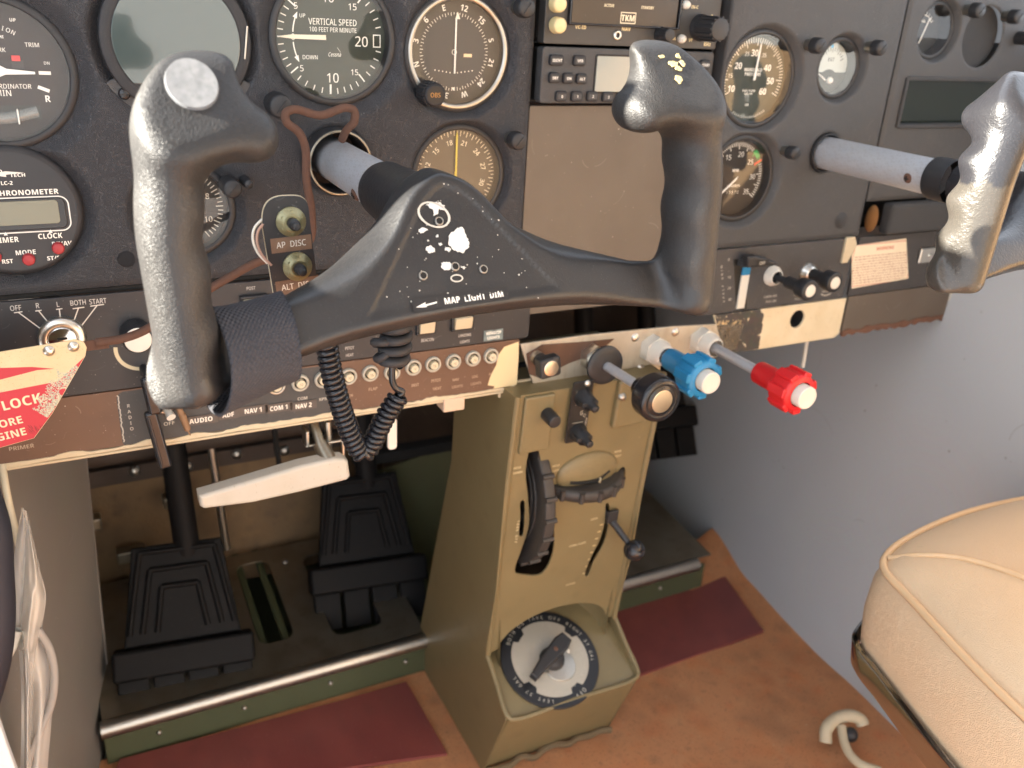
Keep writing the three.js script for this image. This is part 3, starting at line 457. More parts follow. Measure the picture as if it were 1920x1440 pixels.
{ // tachometer
  const t = gauge('tachometer', 'round engine speed gauge with green and red marks behind the right yoke grip', 'tach', (g, c) => {
    for (let k = 0; k <= 60; k++) { const a = (215 - k * 4.2) * RAD; tick(g, c, k % 5 ? 262 : 236, 296, a, 7, k > 38 && k < 46 ? '#2f9a52' : '#e8e6dc'); }
    const L = ['5', '10', '15', '20', '25', '30', '35']; L.forEach((s, i) => { const a = (200 - i * 40) * RAD; txt(g, s, c + 196 * Math.cos(a), c - 196 * Math.sin(a), 58, { weight: 'normal' }); });
    g.strokeStyle = '#25a35a'; g.lineWidth = 40; g.beginPath(); g.arc(c, c, 282, -50 * RAD, -36 * RAD); g.stroke(); tick(g, c, 220, 304, 28 * RAD, 18, '#d8382c');
    txt(g, 'RPM', c, c - 60, 34); txt(g, 'HUNDREDS', c, c + 70, 28, { weight: 'normal' }); g.fillStyle = '#15130f'; g.fillRect(c - 84, c + 104, 168, 44); txt(g, '1 3 5 7 2', c, c + 127, 36, { weight: 'normal' });
  }, { face: '#2a2622' });
  needle(t, [[0.002, 0.0014], [-0.0205, -0.017], [-0.0235, -0.0203], [-0.0195, -0.0184], [0.0005, -0.0016]], -0.0035);
}
{ // exhaust temperature
  const t = gauge('exhaust_temperature_gauge', 'small round exhaust gauge with pale arc face above the right yoke shaft', 'egt', (g, c) => {
    g.fillStyle = '#aeb6b2'; g.beginPath(); g.arc(c, c, 300, Math.PI * 0.93, Math.PI * 2.07); g.fill(); g.fillRect(c - 292, c - 20, 584, 90);
    for (let k = 0; k <= 12; k++) tick(g, c, k % 3 ? 200 : 186, 246, (152 - k * 10.4) * RAD, 12, '#3a3e3c'); txt(g, 'EGT', c, c - 96, 64, { color: '#3a3e3c' });
    g.fillStyle = '#22a1d8'; g.beginPath(); g.arc(c - 20, c - 262, 26, 0, 7); g.fill();
    g.fillStyle = '#23241f'; g.beginPath(); g.moveTo(c - 320, c + 60); g.lineTo(c - 110, c + 60); g.quadraticCurveTo(c, c - 10, c + 110, c + 60); g.lineTo(c + 320, c + 60); g.lineTo(c + 320, c + 320); g.lineTo(c - 320, c + 320); g.fill();
  }, { face: '#2a2c2a', dialDepth: 0.008 });
  part('adjust_screw', turn([[0, 0.0032], [0.0022, 0.003], [0.003, 0.0014], [0.003, 0]], 18, 0, -0.011, -0.006), M.white, t);
  needle(t, [[-0.0165, -0.004], [-0.0158, -0.0046], [-0.0045, -0.0115], [-0.0035, -0.0105]].map(([x, y]) => [x, y]), -0.006);
}
{ // fuel quantity
  const t = gauge('fuel_gauge', 'small round fuel gauge with pale face at the upper right', 'fuel', (g, c) => {
        g.strokeStyle = '#dcd8cc'; g.lineWidth = 10; g.beginPath(); g.arc(c - 60, c + 10, 200, Math.PI * 1.08, Math.PI * 1.8); g.stroke();
    for (let k = 0; k <= 8; k++) { g.save(); g.translate(c - 60, c + 10); g.rotate((-64 + k * 15) * RAD); g.fillStyle = '#dcd8cc'; g.fillRect(-5, -246, 10, 56); g.restore(); } txt(g, 'FUEL', c - 60, c - 110, 44); txt(g, 'E', c - 220, c - 140, 50); txt(g, 'F', c + 90, c - 140, 50);
  }, { face: '#1c1c1a', dialDepth: 0.010 });
  needle(t, [[-0.006, -0.012], [-0.005, -0.0125], [0.003, 0.010], [0.002, 0.0105]], -0.008);
}

// ---------------------------------------------------------------- radio stack and centre panel
{
  const t = thing('radio_rack', 'black recessed rack holding the two radios', 'rack', V(0.411, -0.07, -0.02));
  part('back', box(0.168, 0.2, 0.004, 0, 0.1, -0.16), M.deep, t);
  for (const s of [-1, 1]) part('side', box(0.003, 0.2, 0.17, s * 0.0838, 0.1, -0.068), M.blackMatte, t);
  part('shelf', box(0.164, 0.003, 0.16, 0, 0.0008, -0.072), M.blackMatte, t);
  part('divider', box(0.164, 0.0016, 0.15, 0, 0.0425, -0.07), M.greyPanel, t);
  { const p = atZ(1018, 53); part('screw', turn([[0, 0.001], [0.002, 0.0006], [0.0024, 0]], 12, -0.080, 0.054, 0.006), M.greyPanel, t); void p; }
}
const RZ = 0.004;   // radio faces stand a little proud of the cover
{
  const t = thing('navigation_radio', 'black navigation radio with two cream buttons and brown display at the top', 'radio', V(0.412, -0.026, RZ)), L = (px, py, z = RZ) => { const p = atZ(px, py, z); return V(p.x - 0.412, p.y + 0.026, 0); };
  const m = printed(0.332, -0.028, 0.492, 0.036, 6000, worn([58, 57, 56], { tints: [[68, 66, 62]], specks: 120, scratch: 16, blotch: 60 }), (s) => {
    const o = { color: '#e2cf9c' };
    s.text('VC-ID', [1089, 51], 2.6, o); s.text('NAV', [1174, 54], 3.0, o); s.text('IN-C', [1303, 13], 2.4, o); s.text('KHz', [1326, 83], 2.8, o); s.text('VT', [1295, 75], 2.4, o); s.text('VOL', [1262, 72], 2.2, { ...o, align: 'center' }); s.text('B', [1335, 30], 2.2, o); s.text('\u21D4', [1052, 30], 7, { color: '#d8cda6', sx: 1.3 });
  }, { z: RZ, mat: { roughness: 0.45 } });
  part('face', slab(rrect(-0.0795, -0.0015, 0.0795, 0.06, 0.0015), 0.01, 0, 0.0006).translate(0, 0, 0), m, t).geometry.attributes.uv.array.forEach((v, i, a) => { a[i] += i % 2 ? -0.026 : 0.412; });
  part('case', box(0.158, 0.058, 0.14, 0, 0.029, -0.081), M.deep, t);
  const a = L(1070, 36), b = L(1265, 46), top = L(1074, 2).y; 
  part('display_frame', [box(b.x - a.x + 0.006, 0.0016, 0.005, (a.x + b.x) / 2, a.y - 0.003, 0.001), box(0.0016, 0.022, 0.005, a.x - 0.002, a.y + 0.008, 0.001), box(0.0016, 0.022, 0.005, b.x + 0.002, a.y + 0.008, 0.001), box(b.x - a.x + 0.006, 0.0016, 0.005, (a.x + b.x) / 2, a.y + 0.019, 0.001)], M.blackGloss, t);
  part('display', new THREE.PlaneGeometry(b.x - a.x, 0.0205).translate((a.x + b.x) / 2, a.y + 0.0078, 0.0016), std({ map: canvasTex(600, 128, (g, w, h) => { worn([60, 54, 48], { tints: [[70, 63, 55]], specks: 20, scratch: 2, blotch: 30 })(g, w, h); txt(g, 'ACTIVE', 200, 46, 17, { color: '#d9cfae' }); txt(g, 'STANDBY', 420, 46, 17, { color: '#d9cfae' }); g.strokeStyle = '#e6dcc0'; g.lineWidth = 4; g.strokeRect(272, 72, 84, 46); txt(g, 'TKM', 314, 96, 38, { color: '#e6dcc0' }); }), roughness: 0.25 }), t);
  for (const [px, py] of [[1052, 8], [1052, 48]]) { const p = L(px, py, 0.012); part('button', turn([[0, 0.0085], [0.0042, 0.008], [0.0056, 0.0065], [0.0058, 0]], 28, p.x, p.y, 0), std({ color: lin(0.68, 0.56, 0.30), roughness: 0.45 }), t); }
  for (const [px, py] of [[1289, 9], [1281, 73]]) { const p = L(px, py, 0.008); part('button', new THREE.SphereGeometry(0.0033, 16, 12).scale(1, 1, 1.4).translate(p.x, p.y, 0.002), M.white, t); }
  const knob = (px, py, r, h) => { const p = L(px, py, RZ); const g = [turn([[r * 1.15, 0], [r * 1.15, 0.003], [r, 0.004], [r * 0.96, h - 0.001], [r * 0.86, h], [0, h]], 32, p.x, p.y, 0)]; for (let k = 0; k < 14; k++) g.push(box(r * 0.16, r * 0.2, h - 0.006, r * 0.99, 0, h / 2 + 0.002, 0.0004).rotateZ(k * Math.PI / 7).translate(p.x, p.y, 0)); return part('knob', g, M.black, t); };
  knob(1237, 64, 0.0048, 0.014); knob(1312, 52, 0.0088, 0.026);
  { const p = L(1157, 66); part('lock_screw', turn([[0.0018, 0.0008], [0.002, 0.0016], [0.0034, 0.0014], [0.0036, 0]], 20, p.x, p.y, 0), M.brushed, t); }
}
{
  const t = thing('transponder', 'dark grey transponder with rubber keys and pale screen below the navigation radio', 'radio', V(0.412, -0.07, RZ)), L = (px, py) => { const p = atZ(px, py, RZ + 0.002); return V(p.x - 0.412, p.y + 0.07, 0); };
  part('face', slab(rrect(-0.0795, 0.0005, 0.0795, 0.0405, 0.003), 0.01, 0, 0.001), M.greyPanel, t);
  part('case', box(0.156, 0.038, 0.14, 0, 0.0205, -0.081), M.deep, t);
  const lab = (s, p, w, h, mm) => part('lettering', new THREE.PlaneGeometry(w, h).translate(p.x, p.y, 0.00305), std({ map: canvasTex(128, Math.round(128 * h / w), (g, W, Hh) => { g.fillStyle = '#414142'; g.fillRect(0, 0, W, Hh); txt(g, s, W / 2, Hh / 2, mm * 128 / (w * 1000) / 0.72, { color: '#e0ddd4' }); }), roughness: 0.6 }), t);
  for (const [s, px, py, w] of [['IDENT', 1044, 113, 0.0118], ['VFR', 1087, 114, 0.0106], ['SBY', 1040, 146, 0.0092], ['ON', 1066, 147, 0.0092], ['ALT', 1091, 148, 0.0092], ['0', 1053, 181, 0.0098], ['1', 1082, 181, 0.0098], ['2', 1111, 181, 0.0098], ['3', 1140, 182, 0.0098], ['4', 1168, 182, 0.0098], ['5', 1197, 183, 0.0098], ['6', 1226, 184, 0.0098], ['7', 1255, 185, 0.0098], ['START', 1322, 122, 0.0098], ['STOP', 1322, 145, 0.0098]]) {
    const p = L(px, py); part('key', slab(rrect(p.x - w / 2, p.y - 0.0038, p.x + w / 2, p.y + 0.0038, 0.0022), 0.0042, 0.003, 0.0012), M.blackMatte, t); lab(s, p, w * 0.72, 0.0036, 2.0);
  }
  { const a = L(1116, 172), b = L(1290, 110); part('screen_frame', slab(rrect(a.x - 0.0012, a.y - 0.0012, b.x + 0.0012, b.y + 0.0012, 0.0018), 0.002, 0.0008, 0.0004), M.blackGloss, t); part('screen', slab(rrect(a.x, a.y, b.x, b.y, 0.001), 0.0008, 0.0014, 0.0002), phy({ color: lin(0.30, 0.33, 0.31), roughness: 0.2, clearcoat: 0.5, clearcoatRoughness: 0.08 }), t); const p = L(1190, 106); part('lettering', new THREE.PlaneGeometry(0.018, 0.003).translate(p.x, p.y - 0.0005, 0.0004), std({ map: canvasTex(180, 30, (g, w, h) => { g.fillStyle = '#414142'; g.fillRect(0, 0, w, h); txt(g, 'STRATUS', 90, 16, 28, { color: '#e0ddd4' }); }), roughness: 0.6 }), t); }
}
{
  const t = thing('centre_panel_plate', 'plain brown painted plate below the transponder, seen through the yoke', 'panel plate', V(0.411, -0.24, -0.003));
  part('plate', slab(rrect(-0.083, 0, 0.086, 0.168, 0.002), 0.003, 0, 0.0006), M.brown, t);
}
// ---------------------------------------------------------------- lower left switch panel
const SW0 = [-0.19, -0.259, 0.338, -0.190], CB0 = [-0.19, -0.302, 0.330, -0.2595];
{
  const m = printed(...SW0, 3800, worn([42, 42, 45], { tints: [[52, 51, 52], [36, 36, 40]], specks: 380, scratch: 50, blotch: 160 }), (s) => {
    const c = { color: '#d6d3ca', sx: 0.8, weight: 'normal' };
    for (const [w, px, py, x0, y0, x1, y1, dx] of [['OFF', 29, 577, 34, 585, 80, 619, 8], ['R', 70, 573, 72, 582, 95, 610, 6], ['L', 108, 570, 111, 579, 114, 604, 6], ['BOTH', 146, 567, 147, 577, 136, 608, 11], ['START', 183, 564, 182, 572, 150, 614, 13]]) { s.text(w, [px, py], 3.4, c); s.line([[x0, y0], [x1, y1]], 0.7); s.line([[x0 - dx, y0 + 0.13 * dx], [x0 + dx, y0 - 0.13 * dx]], 0.7); }
    s.text('INST', [272, 702], 2.6, c); s.text('POST', [470, 540], 2.4, c); s.text('PITOT', [655, 652], 2.4, c); s.text('HEAT', [655, 665], 2.4, c); s.text('BEACON', [801, 637], 2.6, c); s.text('LANDING', [871, 628], 2.4, c); s.text('LIGHTS', [871, 640], 2.4, c);
    s.g.strokeStyle = '#cbbf9e'; s.g.lineWidth = 2.6 * s.k; s.g.beginPath(); const a = atZ(262, 652); s.g.arc(s.X(a.x), s.Y(a.y), 15.2 * s.k, Math.PI * 0.42, Math.PI * 1.05); s.g.stroke();
    for (let k = 0; k < 120; k++) { const x = SW0[0] + rnd() * 0.5, y = SW0[1] + rnd() * 0.07; s.g.fillStyle = `rgba(190,186,176,${0.15 + 0.4 * rnd()})`; s.g.fillRect(s.X(x), s.Y(y), 1 + rnd() * 2, 1 + rnd() * 2); }
  });
  const t = thing('switch_panel', 'black lower switch panel with ignition key markings below the pilot panel', 'switch panel', V(0, 0, 0));
  part('plate', slab(rrect(...SW0, 0.003), 0.003, 0.0005, 0.0005), m, t);
  // label strip WINGTIP LIGHTS on blue-grey tape
  const p = atZ(925, 628, 0.0012); part('label_strip', new THREE.PlaneGeometry(0.0175, 0.0095).translate(p.x, p.y, 0.0014), std({ map: canvasTex(220, 120, (g, w, h) => { worn([118, 134, 134], { tints: [[70, 78, 82], [50, 54, 58]], specks: 30, scratch: 6, blotch: 60 })(g, w, h); txt(g, 'WINGTIP', 112, 36, 42, { sx: 0.95, color: '#eceadf' }); txt(g, 'LIGHTS', 112, 88, 42, { color: '#eceadf' }); }), roughness: 0.5 }), t);
}
{ // ignition lock
  const p = atZ(117, 636, 0.004), t = thing('ignition_switch', 'round silver ignition key lock below the OFF R L BOTH START marks', 'switch', V(p.x, p.y, 0));
  part('collar', turn([[0.0142, 0], [0.0144, 0.003], [0.0128, 0.0052], [0.0095, 0.0056], [0.0088, 0.0046]], 48), M.brushed, t);
  const b = part('barrel', turn([[0.0088, 0.002], [0.0086, 0.0052], [0.0078, 0.0062], [0, 0.0062]], 40), M.chrome, t);
  part('keyway', box(0.006, 0.0016, 0.001, 0, 0.001, 0.0062, 0.0004), M.deep, b);
}
{ // dimmer knob with pale cap
  const p = atZ(258, 634, 0.01), t = thing('dimmer_knob', 'round black dimmer knob with pale cap half hidden by the left yoke grip', 'knob', V(p.x, p.y, 0));
  part('body', turn([[0.0105, 0], [0.0108, 0.004], [0.0096, 0.013], [0.0086, 0.0142]], 36), M.black, t);
  part('cap', turn([[0.0086, 0.0142], [0.008, 0.0150], [0, 0.0150]], 30), M.white, t);
}
function rocker(px, py, w, h, label, lit) {
  const p = atZ(px, py, 0.003), t = thing('rocker_switch', label, 'switch', V(p.x, p.y, 0), 'rocker switches on the switch panel');
  part('bezel', [box(w + 0.005, 0.0025, 0.004, 0, h / 2 + 0.001, 0.002), box(w + 0.005, 0.0025, 0.004, 0, -h / 2 - 0.001, 0.002), box(0.0025, h, 0.004, w / 2 + 0.001, 0, 0.002), box(0.0025, h, 0.004, -w / 2 - 0.001, 0, 0.002)], M.black, t);
  part('paddle', new RoundedBoxGeometry(w, h, 0.006, 2, 0.001).rotateX(0.2).translate(0, 0, 0.003), lit ? M.cream : M.blackMatte, t); return t;
}
rocker(478, 576, 0.0150, 0.013, 'cream rocker switch under the POST mark', true);
rocker(800, 612, 0.0125, 0.010, 'cream rocker switch above the BEACON mark, half behind the yoke', true);
rocker(868, 604, 0.0150, 0.010, 'cream rocker switch above the LANDING LIGHTS mark, half behind the yoke', true);
{ // breaker strip, torn edge of bare metal below it
  const m = printed(...CB0, 3600, worn([96, 70, 54], { tints: [[108, 80, 60], [80, 58, 44]], specks: 420, scratch: 60, blotch: 200 }), (s) => {
    const a = atZ(217, 737), b = atZ(232, 836), e = atZ(622, 700), g = s.g;
    g.fillStyle = '#35383a'; g.beginPath(); g.roundRect(s.X(a.x), s.Y(a.y) - 2, s.X(e.x) - s.X(a.x), s.Y(b.y) - s.Y(a.y) + 8, 20); g.fill();
    g.strokeStyle = 'rgba(205,200,186,0.8)'; g.lineWidth = 3; g.beginPath(); let y = s.Y(a.y) + 6; g.moveTo(s.X(a.x) + 2, y); while (y < s.Y(b.y) - 14) { y += 5; g.lineTo(s.X(a.x) + 2 + 3 * rnd(), y); } g.stroke();
    for (let k = 0; k < 160; k++) { g.fillStyle = `rgba(200,196,186,${0.1 + 0.4 * rnd() * rnd()})`; g.fillRect(s.X(a.x) + rnd() * (s.X(e.x) - s.X(a.x)), s.Y(a.y) + rnd() * 150, 1 + 2 * rnd(), 1 + rnd()); }
    const w = { color: '#cfcabb', weight: 'normal', sx: 1.05 };
    s.text('PRIMER', [40, 838], 3.0, { ...w, color: '#b6a894' }); s.text('OFF', [317, 793], 3.0, w); 'RADIO'.split('').forEach((ch, i) => s.text(ch, [240.5 + 1.6 * i, 761 + 10.6 * i], 2.4, w));
    const o = { color: '#b9a48c', weight: 'normal', sx: 0.95 };
    s.text('GEN', [655, 742], 2.2, o); s.text('FLAP', [699, 729], 2.6, o); s.text('INST', [778, 722], 2.4, o); s.text('PITOT', [817, 713], 2.4, o); s.text('HEAT', [819, 728], 2.4, o); s.text('NAV', [854, 711], 2.3, o); s.text('LIGHTS', [857, 724], 2.3, o); s.text('LDG', [890, 705], 2.3, o); s.text('LIGHTS', [892, 718], 2.3, o); s.text('ALT', [921, 700], 2.3, o);
    s.text('COM', [567, 747], 2.4, w); s.text('XPN', [606, 748], 2.6, w);
    // flaked paint at the right end shows the pale primer
    const f = [[918, 708], [924, 695], [930, 684], [934, 665], [945, 650], [972, 640], [972, 730], [905, 738], [921, 733], [927, 724], [914, 722]]; s.fill(f, '#d8c49a');
  });
  const t = thing('breaker_panel', 'brown lower breaker strip with black radio label patch and torn pale edge', 'switch panel', V(0, 0, 0));
  part('plate', slab(rrect(...CB0, 0.002), 0.003, 0.0005, 0.0005), m, t);
  const lip = []; for (let x = -0.19; x < 0.328; x += 0.0026) { const h = 0.0004 + 0.0026 * Math.pow(noise3(x * 60, 2, 5), 3) + 0.0014 * noise3(x * 260, 8, 5); lip.push([x, -0.302 - 0.0030 + 0.0010 * noise3(x * 40, 0, 9), x, -0.302 + h - 0.0012]); }
  const sh = poly([...lip.map((l) => [l[2], l[3]]), ...lip.slice().reverse().map((l) => [l[0], l[1]])]);
  part('torn_edge', slab(sh, 0.003, 0.0012, 0.0004), M.cream, t);
  part('return_flange', box(0.518, 0.0025, 0.03, 0.069, -0.3065, -0.015), M.cream, t);
  // embossed tape labels
  for (const [str, px, py, w] of [['AUDIO', 377, 787, 0.0235], ['ADF', 428, 777, 0.0145], ['NAV 1', 475, 769, 0.0215], ['COM 1', 523, 764, 0.0205], ['NAV 2', 569, 760, 0.0205]]) { const p = atZ(px, py, 0.001); part('tape_label', new THREE.PlaneGeometry(w, 0.0072).translate(p.x, p.y, 0.0013), std({ map: canvasTex(200, 64, (g, W, Hh) => { worn([66, 65, 65], { tints: [[80, 78, 75]], specks: 30, scratch: 6, blotch: 20 })(g, W, Hh); txt(g, str, 100, 34, 46, { color: '#e2dfd5', sx: Math.min(1, 0.0062 / w * 52 / 10) * (str.length > 3 ? 0.95 : 1.35) }); }), roughness: 0.35 }), t); }
}
const cbTex = {};
function breaker(px, py, num, label, dark) {
  const p = atZ(px, py, 0.005), t = thing('circuit_breaker', label, 'circuit breaker', V(p.x, p.y, 0), 'push button circuit breakers in the lower strip'), r = 0.0066;
  part('collar', turn([[r, 0], [r, 0.0026], [r * 0.94, 0.0034], [r * 0.74, 0.0034], [r * 0.68, 0.0024], [r * 0.68, 0.0008]], 30), dark ? M.steel : (M.cbCollar ||= std({ color: lin(0.40, 0.375, 0.31), roughness: 0.45 })), t);
  part('sleeve', turn([[r * 0.68, 0.0012], [r * 0.5, 0.0012]], 24), M.deep, t);
  cbTex[num] ||= std({ map: canvasTex(96, 96, (g, w) => { worn([205, 194, 168], { tints: [[180, 166, 136]], specks: 14, speck: [110, 90, 60], scratch: 3, blotch: 12 })(g, w, w); txt(g, num, 48, 50, 46, { color: '#4a4334', weight: 'normal', sx: 0.9 }); }), roughness: 0.5 });
  part('button', [turn([[r * 0.52, 0.0008], [r * 0.52, 0.0046], [r * 0.46, 0.0054]], 24), new THREE.CircleGeometry(r * 0.462, 24).translate(0, 0, 0.0054)], cbTex[num], t);
}
breaker(370, 752, '5', 'circuit breaker above the AUDIO label', true); breaker(430, 746, '5', 'circuit breaker above the ADF label, hidden behind the strap'); breaker(473, 736, '10', 'circuit breaker above the NAV 1 label, under the strap', true);
breaker(520, 727, '10', 'circuit breaker above the COM 1 label', true); breaker(565, 721, '10', 'circuit breaker above the COM NAV 2 label'); breaker(608, 715, '10', 'circuit breaker above the XPN mark, behind the coiled cord');
breaker(656, 709, '10', 'circuit breaker right of the coiled cord on the brown strip'); breaker(697, 703, '15', 'circuit breaker marked 15 above the FLAP mark'); breaker(738, 701, '10', 'circuit breaker directly behind the hanging black cord'); breaker(778, 692, '10', 'circuit breaker above the INST mark');
breaker(815, 686, '15', 'circuit breaker above the PITOT HEAT mark'); breaker(853, 681, '10', 'circuit breaker above the NAV LIGHTS mark'); breaker(890, 675, '20', 'circuit breaker marked 20 above the LDG LIGHTS mark'); breaker(924, 670, '60', 'circuit breaker marked 60 at the right end beside flaked paint');
{ // small toggle near OFF mark
  const p = atZ(309, 763, 0.006), t = thing('radio_master_switch', 'small toggle switch with pale tip above the OFF mark', 'switch', V(p.x, p.y, 0));
  part('bushing', turn([[0.0072, 0], [0.0072, 0.002], [0.0062, 0.0026], [0.005, 0.0026], [0.0046, 0.0005]], 24), M.brushed, t);
  part('lever', rod(V(0, 0, 0), V(0.003, -0.006, 0.012), 0.0018, 12, 0.0032), M.white, t);
}
{ // black plastic stick hanging below the strip
  const a = atZ(275, 705, 0.02), t = thing('hanging_plastic_handle', 'slim black plastic handle hanging down past the RADIO label', 'handle', V(a.x, a.y, 0.02));
  const b = atZ(283, 778, 0.02), c = atZ(298, 872, 0.02), f = (v) => v.clone().sub(t.position);
  part('clip', frame(box(0.0092, a.distanceTo(b), 0.007, 0, -a.distanceTo(b) / 2, 0, 0.0028), V(0, 0, 0), V(0.995, 0.1, 0), V(-0.1, 0.995, 0)), M.blackGloss, t);
  part('stick', frame(merge([box(0.0088, b.distanceTo(c) + 0.006, 0.006, 0, -b.distanceTo(c) / 2, 0, 0.0022), box(0.0016, b.distanceTo(c), 0.0076, -0.002, -b.distanceTo(c) / 2, 0, 0.0007)]), f(b), V(0.99, 0.13, 0), V(-0.13, 0.99, 0)), M.blackGloss, t);
  part('arm', rod(V(0, -0.004, -0.002), V(0, -0.002, -0.02), 0.003), M.black, t);
}
{
  const t = thing('broken_stub', 'thin broken brown plastic stub hanging over the breaker strip', 'stub', atZ(326, 745, 0.01)); const f = (px, py) => atZ(px, py, 0.012).sub(t.position);
  part('shaft', [rod(f(326, 745), f(341, 778), 0.0016, 8, 0.0024), rod(f(341, 776), f(352, 806), 0.0026, 8, 0.0022), rod(f(350, 804), f(357, 816), 0.0006, 6)], std({ color: lin(0.22, 0.12, 0.06), roughness: 0.6 }), t);
}
// ---------------------------------------------------------------- control plate with throttle, propeller and mixture
{
  const t = thing('control_plate', 'scuffed bare metal plate carrying the engine control knobs', 'control plate', V(0, 0, 0));
  const P = (px, py) => atZ(px, py, 0.0);
  part('plate', slab(poly([P(975, 645), P(1000, 722), P(1118, 702), P(1236, 680), P(1380, 655), P(1395, 605), P(1262, 612), P(1100, 628)]), 0.003, 0.001, 0.0006), std({ map: canvasTex(1024, 512, worn([196, 186, 168], { tints: [[150, 118, 92], [214, 206, 190], [120, 88, 66], [170, 150, 120]], blotch: 300, specks: 300, speck: [90, 66, 48], scratch: 200 }), 0.14), roughness: 0.42, metalness: 0.35 }), t);
  const bk = P(1050, 655); part('paint_patch', slab(poly([P(985, 662), P(1015, 645), P(1090, 640), P(1150, 634), P(1120, 660), P(1065, 680), P(1010, 708), P(990, 700)]), 0.0006, 0.0019, 0.0002, 1), M.darkBrown, t); void bk;
  for (const [px, py] of [[1190, 632], [1265, 622], [1200, 690]]) { const p = P(px, py); part('rivet', turn([[0, 0.0036], [0.003, 0.003], [0.0042, 0.001]], 14, p.x, p.y, 0), M.brushed, t); }
  part('lower_flange', box(0.17, 0.014, 0.003, 0.40, -0.307, -0.006), M.cream, t);
}
const hexNut = (r, h, x, y, z) => { const g = new THREE.CylinderGeometry(r, r, h, 6).rotateX(Math.PI / 2); return g.translate(x, y, z + h / 2); };
{ // throttle
  const t = thing('throttle_control', 'black round push-pull throttle knob with silver end cap and friction disc', 'control knob', V(0.402, -0.284, 0.001));
  part('nut', [hexNut(0.0125, 0.010, 0, 0, 0), turn([[0.0092, 0.01], [0.0092, 0.022], [0.007, 0.024]], 28)], M.brushed, t);
  part('friction_disc', turn([[0.004, 0.020], [0.0165, 0.0205], [0.0178, 0.022], [0.0172, 0.0245], [0.012, 0.0255], [0.0042, 0.0262]], 40), M.black, t);
  part('shaft', rod(V(0, 0, 0.01), V(0.004, -0.001, 0.078), 0.0042, 18), M.shaft, t);
  const k = part('knob', turn([[0.0042, 0.068], [0.0085, 0.070], [0.0092, 0.080], [0.0168, 0.083], [0.0188, 0.086], [0.0190, 0.098], [0.0178, 0.101], [0.0145, 0.1018], [0.0138, 0.1010], [0.0122, 0.1010], [0.0118, 0.1022], [0.0098, 0.1022]], 48, 0.004, -0.001, 0), M.blackGloss, t);
  part('end_cap', turn([[0.0098, 0.1016], [0.0094, 0.1024], [0, 0.1024]], 36, 0.004, -0.001, 0), std({ color: lin(0.72, 0.66, 0.56), metalness: 1, roughness: 0.28 }), k);
}
function vernier(o, len, mat, label, n = 7) {
  const t = thing('vernier_control', label, 'control knob', o, 'vernier engine controls'); t.scale.setScalar(1.12);
  part('nut', [hexNut(0.0125, 0.010, 0, 0, 0), turn([[0.0105, 0.010], [0.0105, 0.0135], [0.0088, 0.0145], [0.0088, 0.019], [0.007, 0.0205]], 28)], M.white, t);
  part('shaft', rod(V(0, 0, 0.01), V(0, 0, len + 0.004), 0.0042, 18), M.shaft, t);
  const g = [turn([[0.0044, len], [0.0088, len + 0.0015], [0.0092, len + 0.022], [0.0125, len + 0.027], [0.0150, len + 0.0285], [0.0150, len + 0.043], [0.0134, len + 0.046], [0.0098, len + 0.0465]], 42)];
  for (let k = 0; k < n; k++) g.push(box(0.0042, 0.0075, 0.0175, 0.0148, 0, len + 0.0365, 0.0012).rotateZ(k * 2 * Math.PI / n + 0.3));
  const kb = part('knob', g, mat, t);
  part('release_button', turn([[0.0088, len + 0.044], [0.0088, len + 0.0525], [0.0082, len + 0.0535], [0.0072, len + 0.0535], [0.0068, len + 0.0529], [0, len + 0.0529]], 32), M.white, kb);
}
vernier(V(0.467, -0.2845, 0.001), 0.024, M.blue, 'blue fluted propeller control knob with silver button');
vernier(V(0.523, -0.284, 0.001), 0.072, M.red, 'red fluted mixture control knob pulled out on its shaft');
{
  const p = atZ(1003, 668, 0), t = thing('carburettor_heat_knob', 'small square black knob with silver disc left of the throttle', 'control knob', V(p.x, p.y, 0.001));
  part('shaft', turn([[0.006, 0], [0.006, 0.004], [0.0045, 0.005], [0.0045, 0.012]], 20), M.brushed, t);
  const k = part('knob', [turn([[0.0045, 0.006], [0.0065, 0.008], [0.0065, 0.018]], 20), box(0.020, 0.018, 0.012, 0, 0, 0.022, 0.003).rotateZ(0.12)], M.black, t);
  part('end_cap', turn([[0.0068, 0.0278], [0.0064, 0.0288], [0, 0.0288]], 30), std({ color: lin(0.72, 0.66, 0.56), metalness: 1, roughness: 0.28 }), k);
}
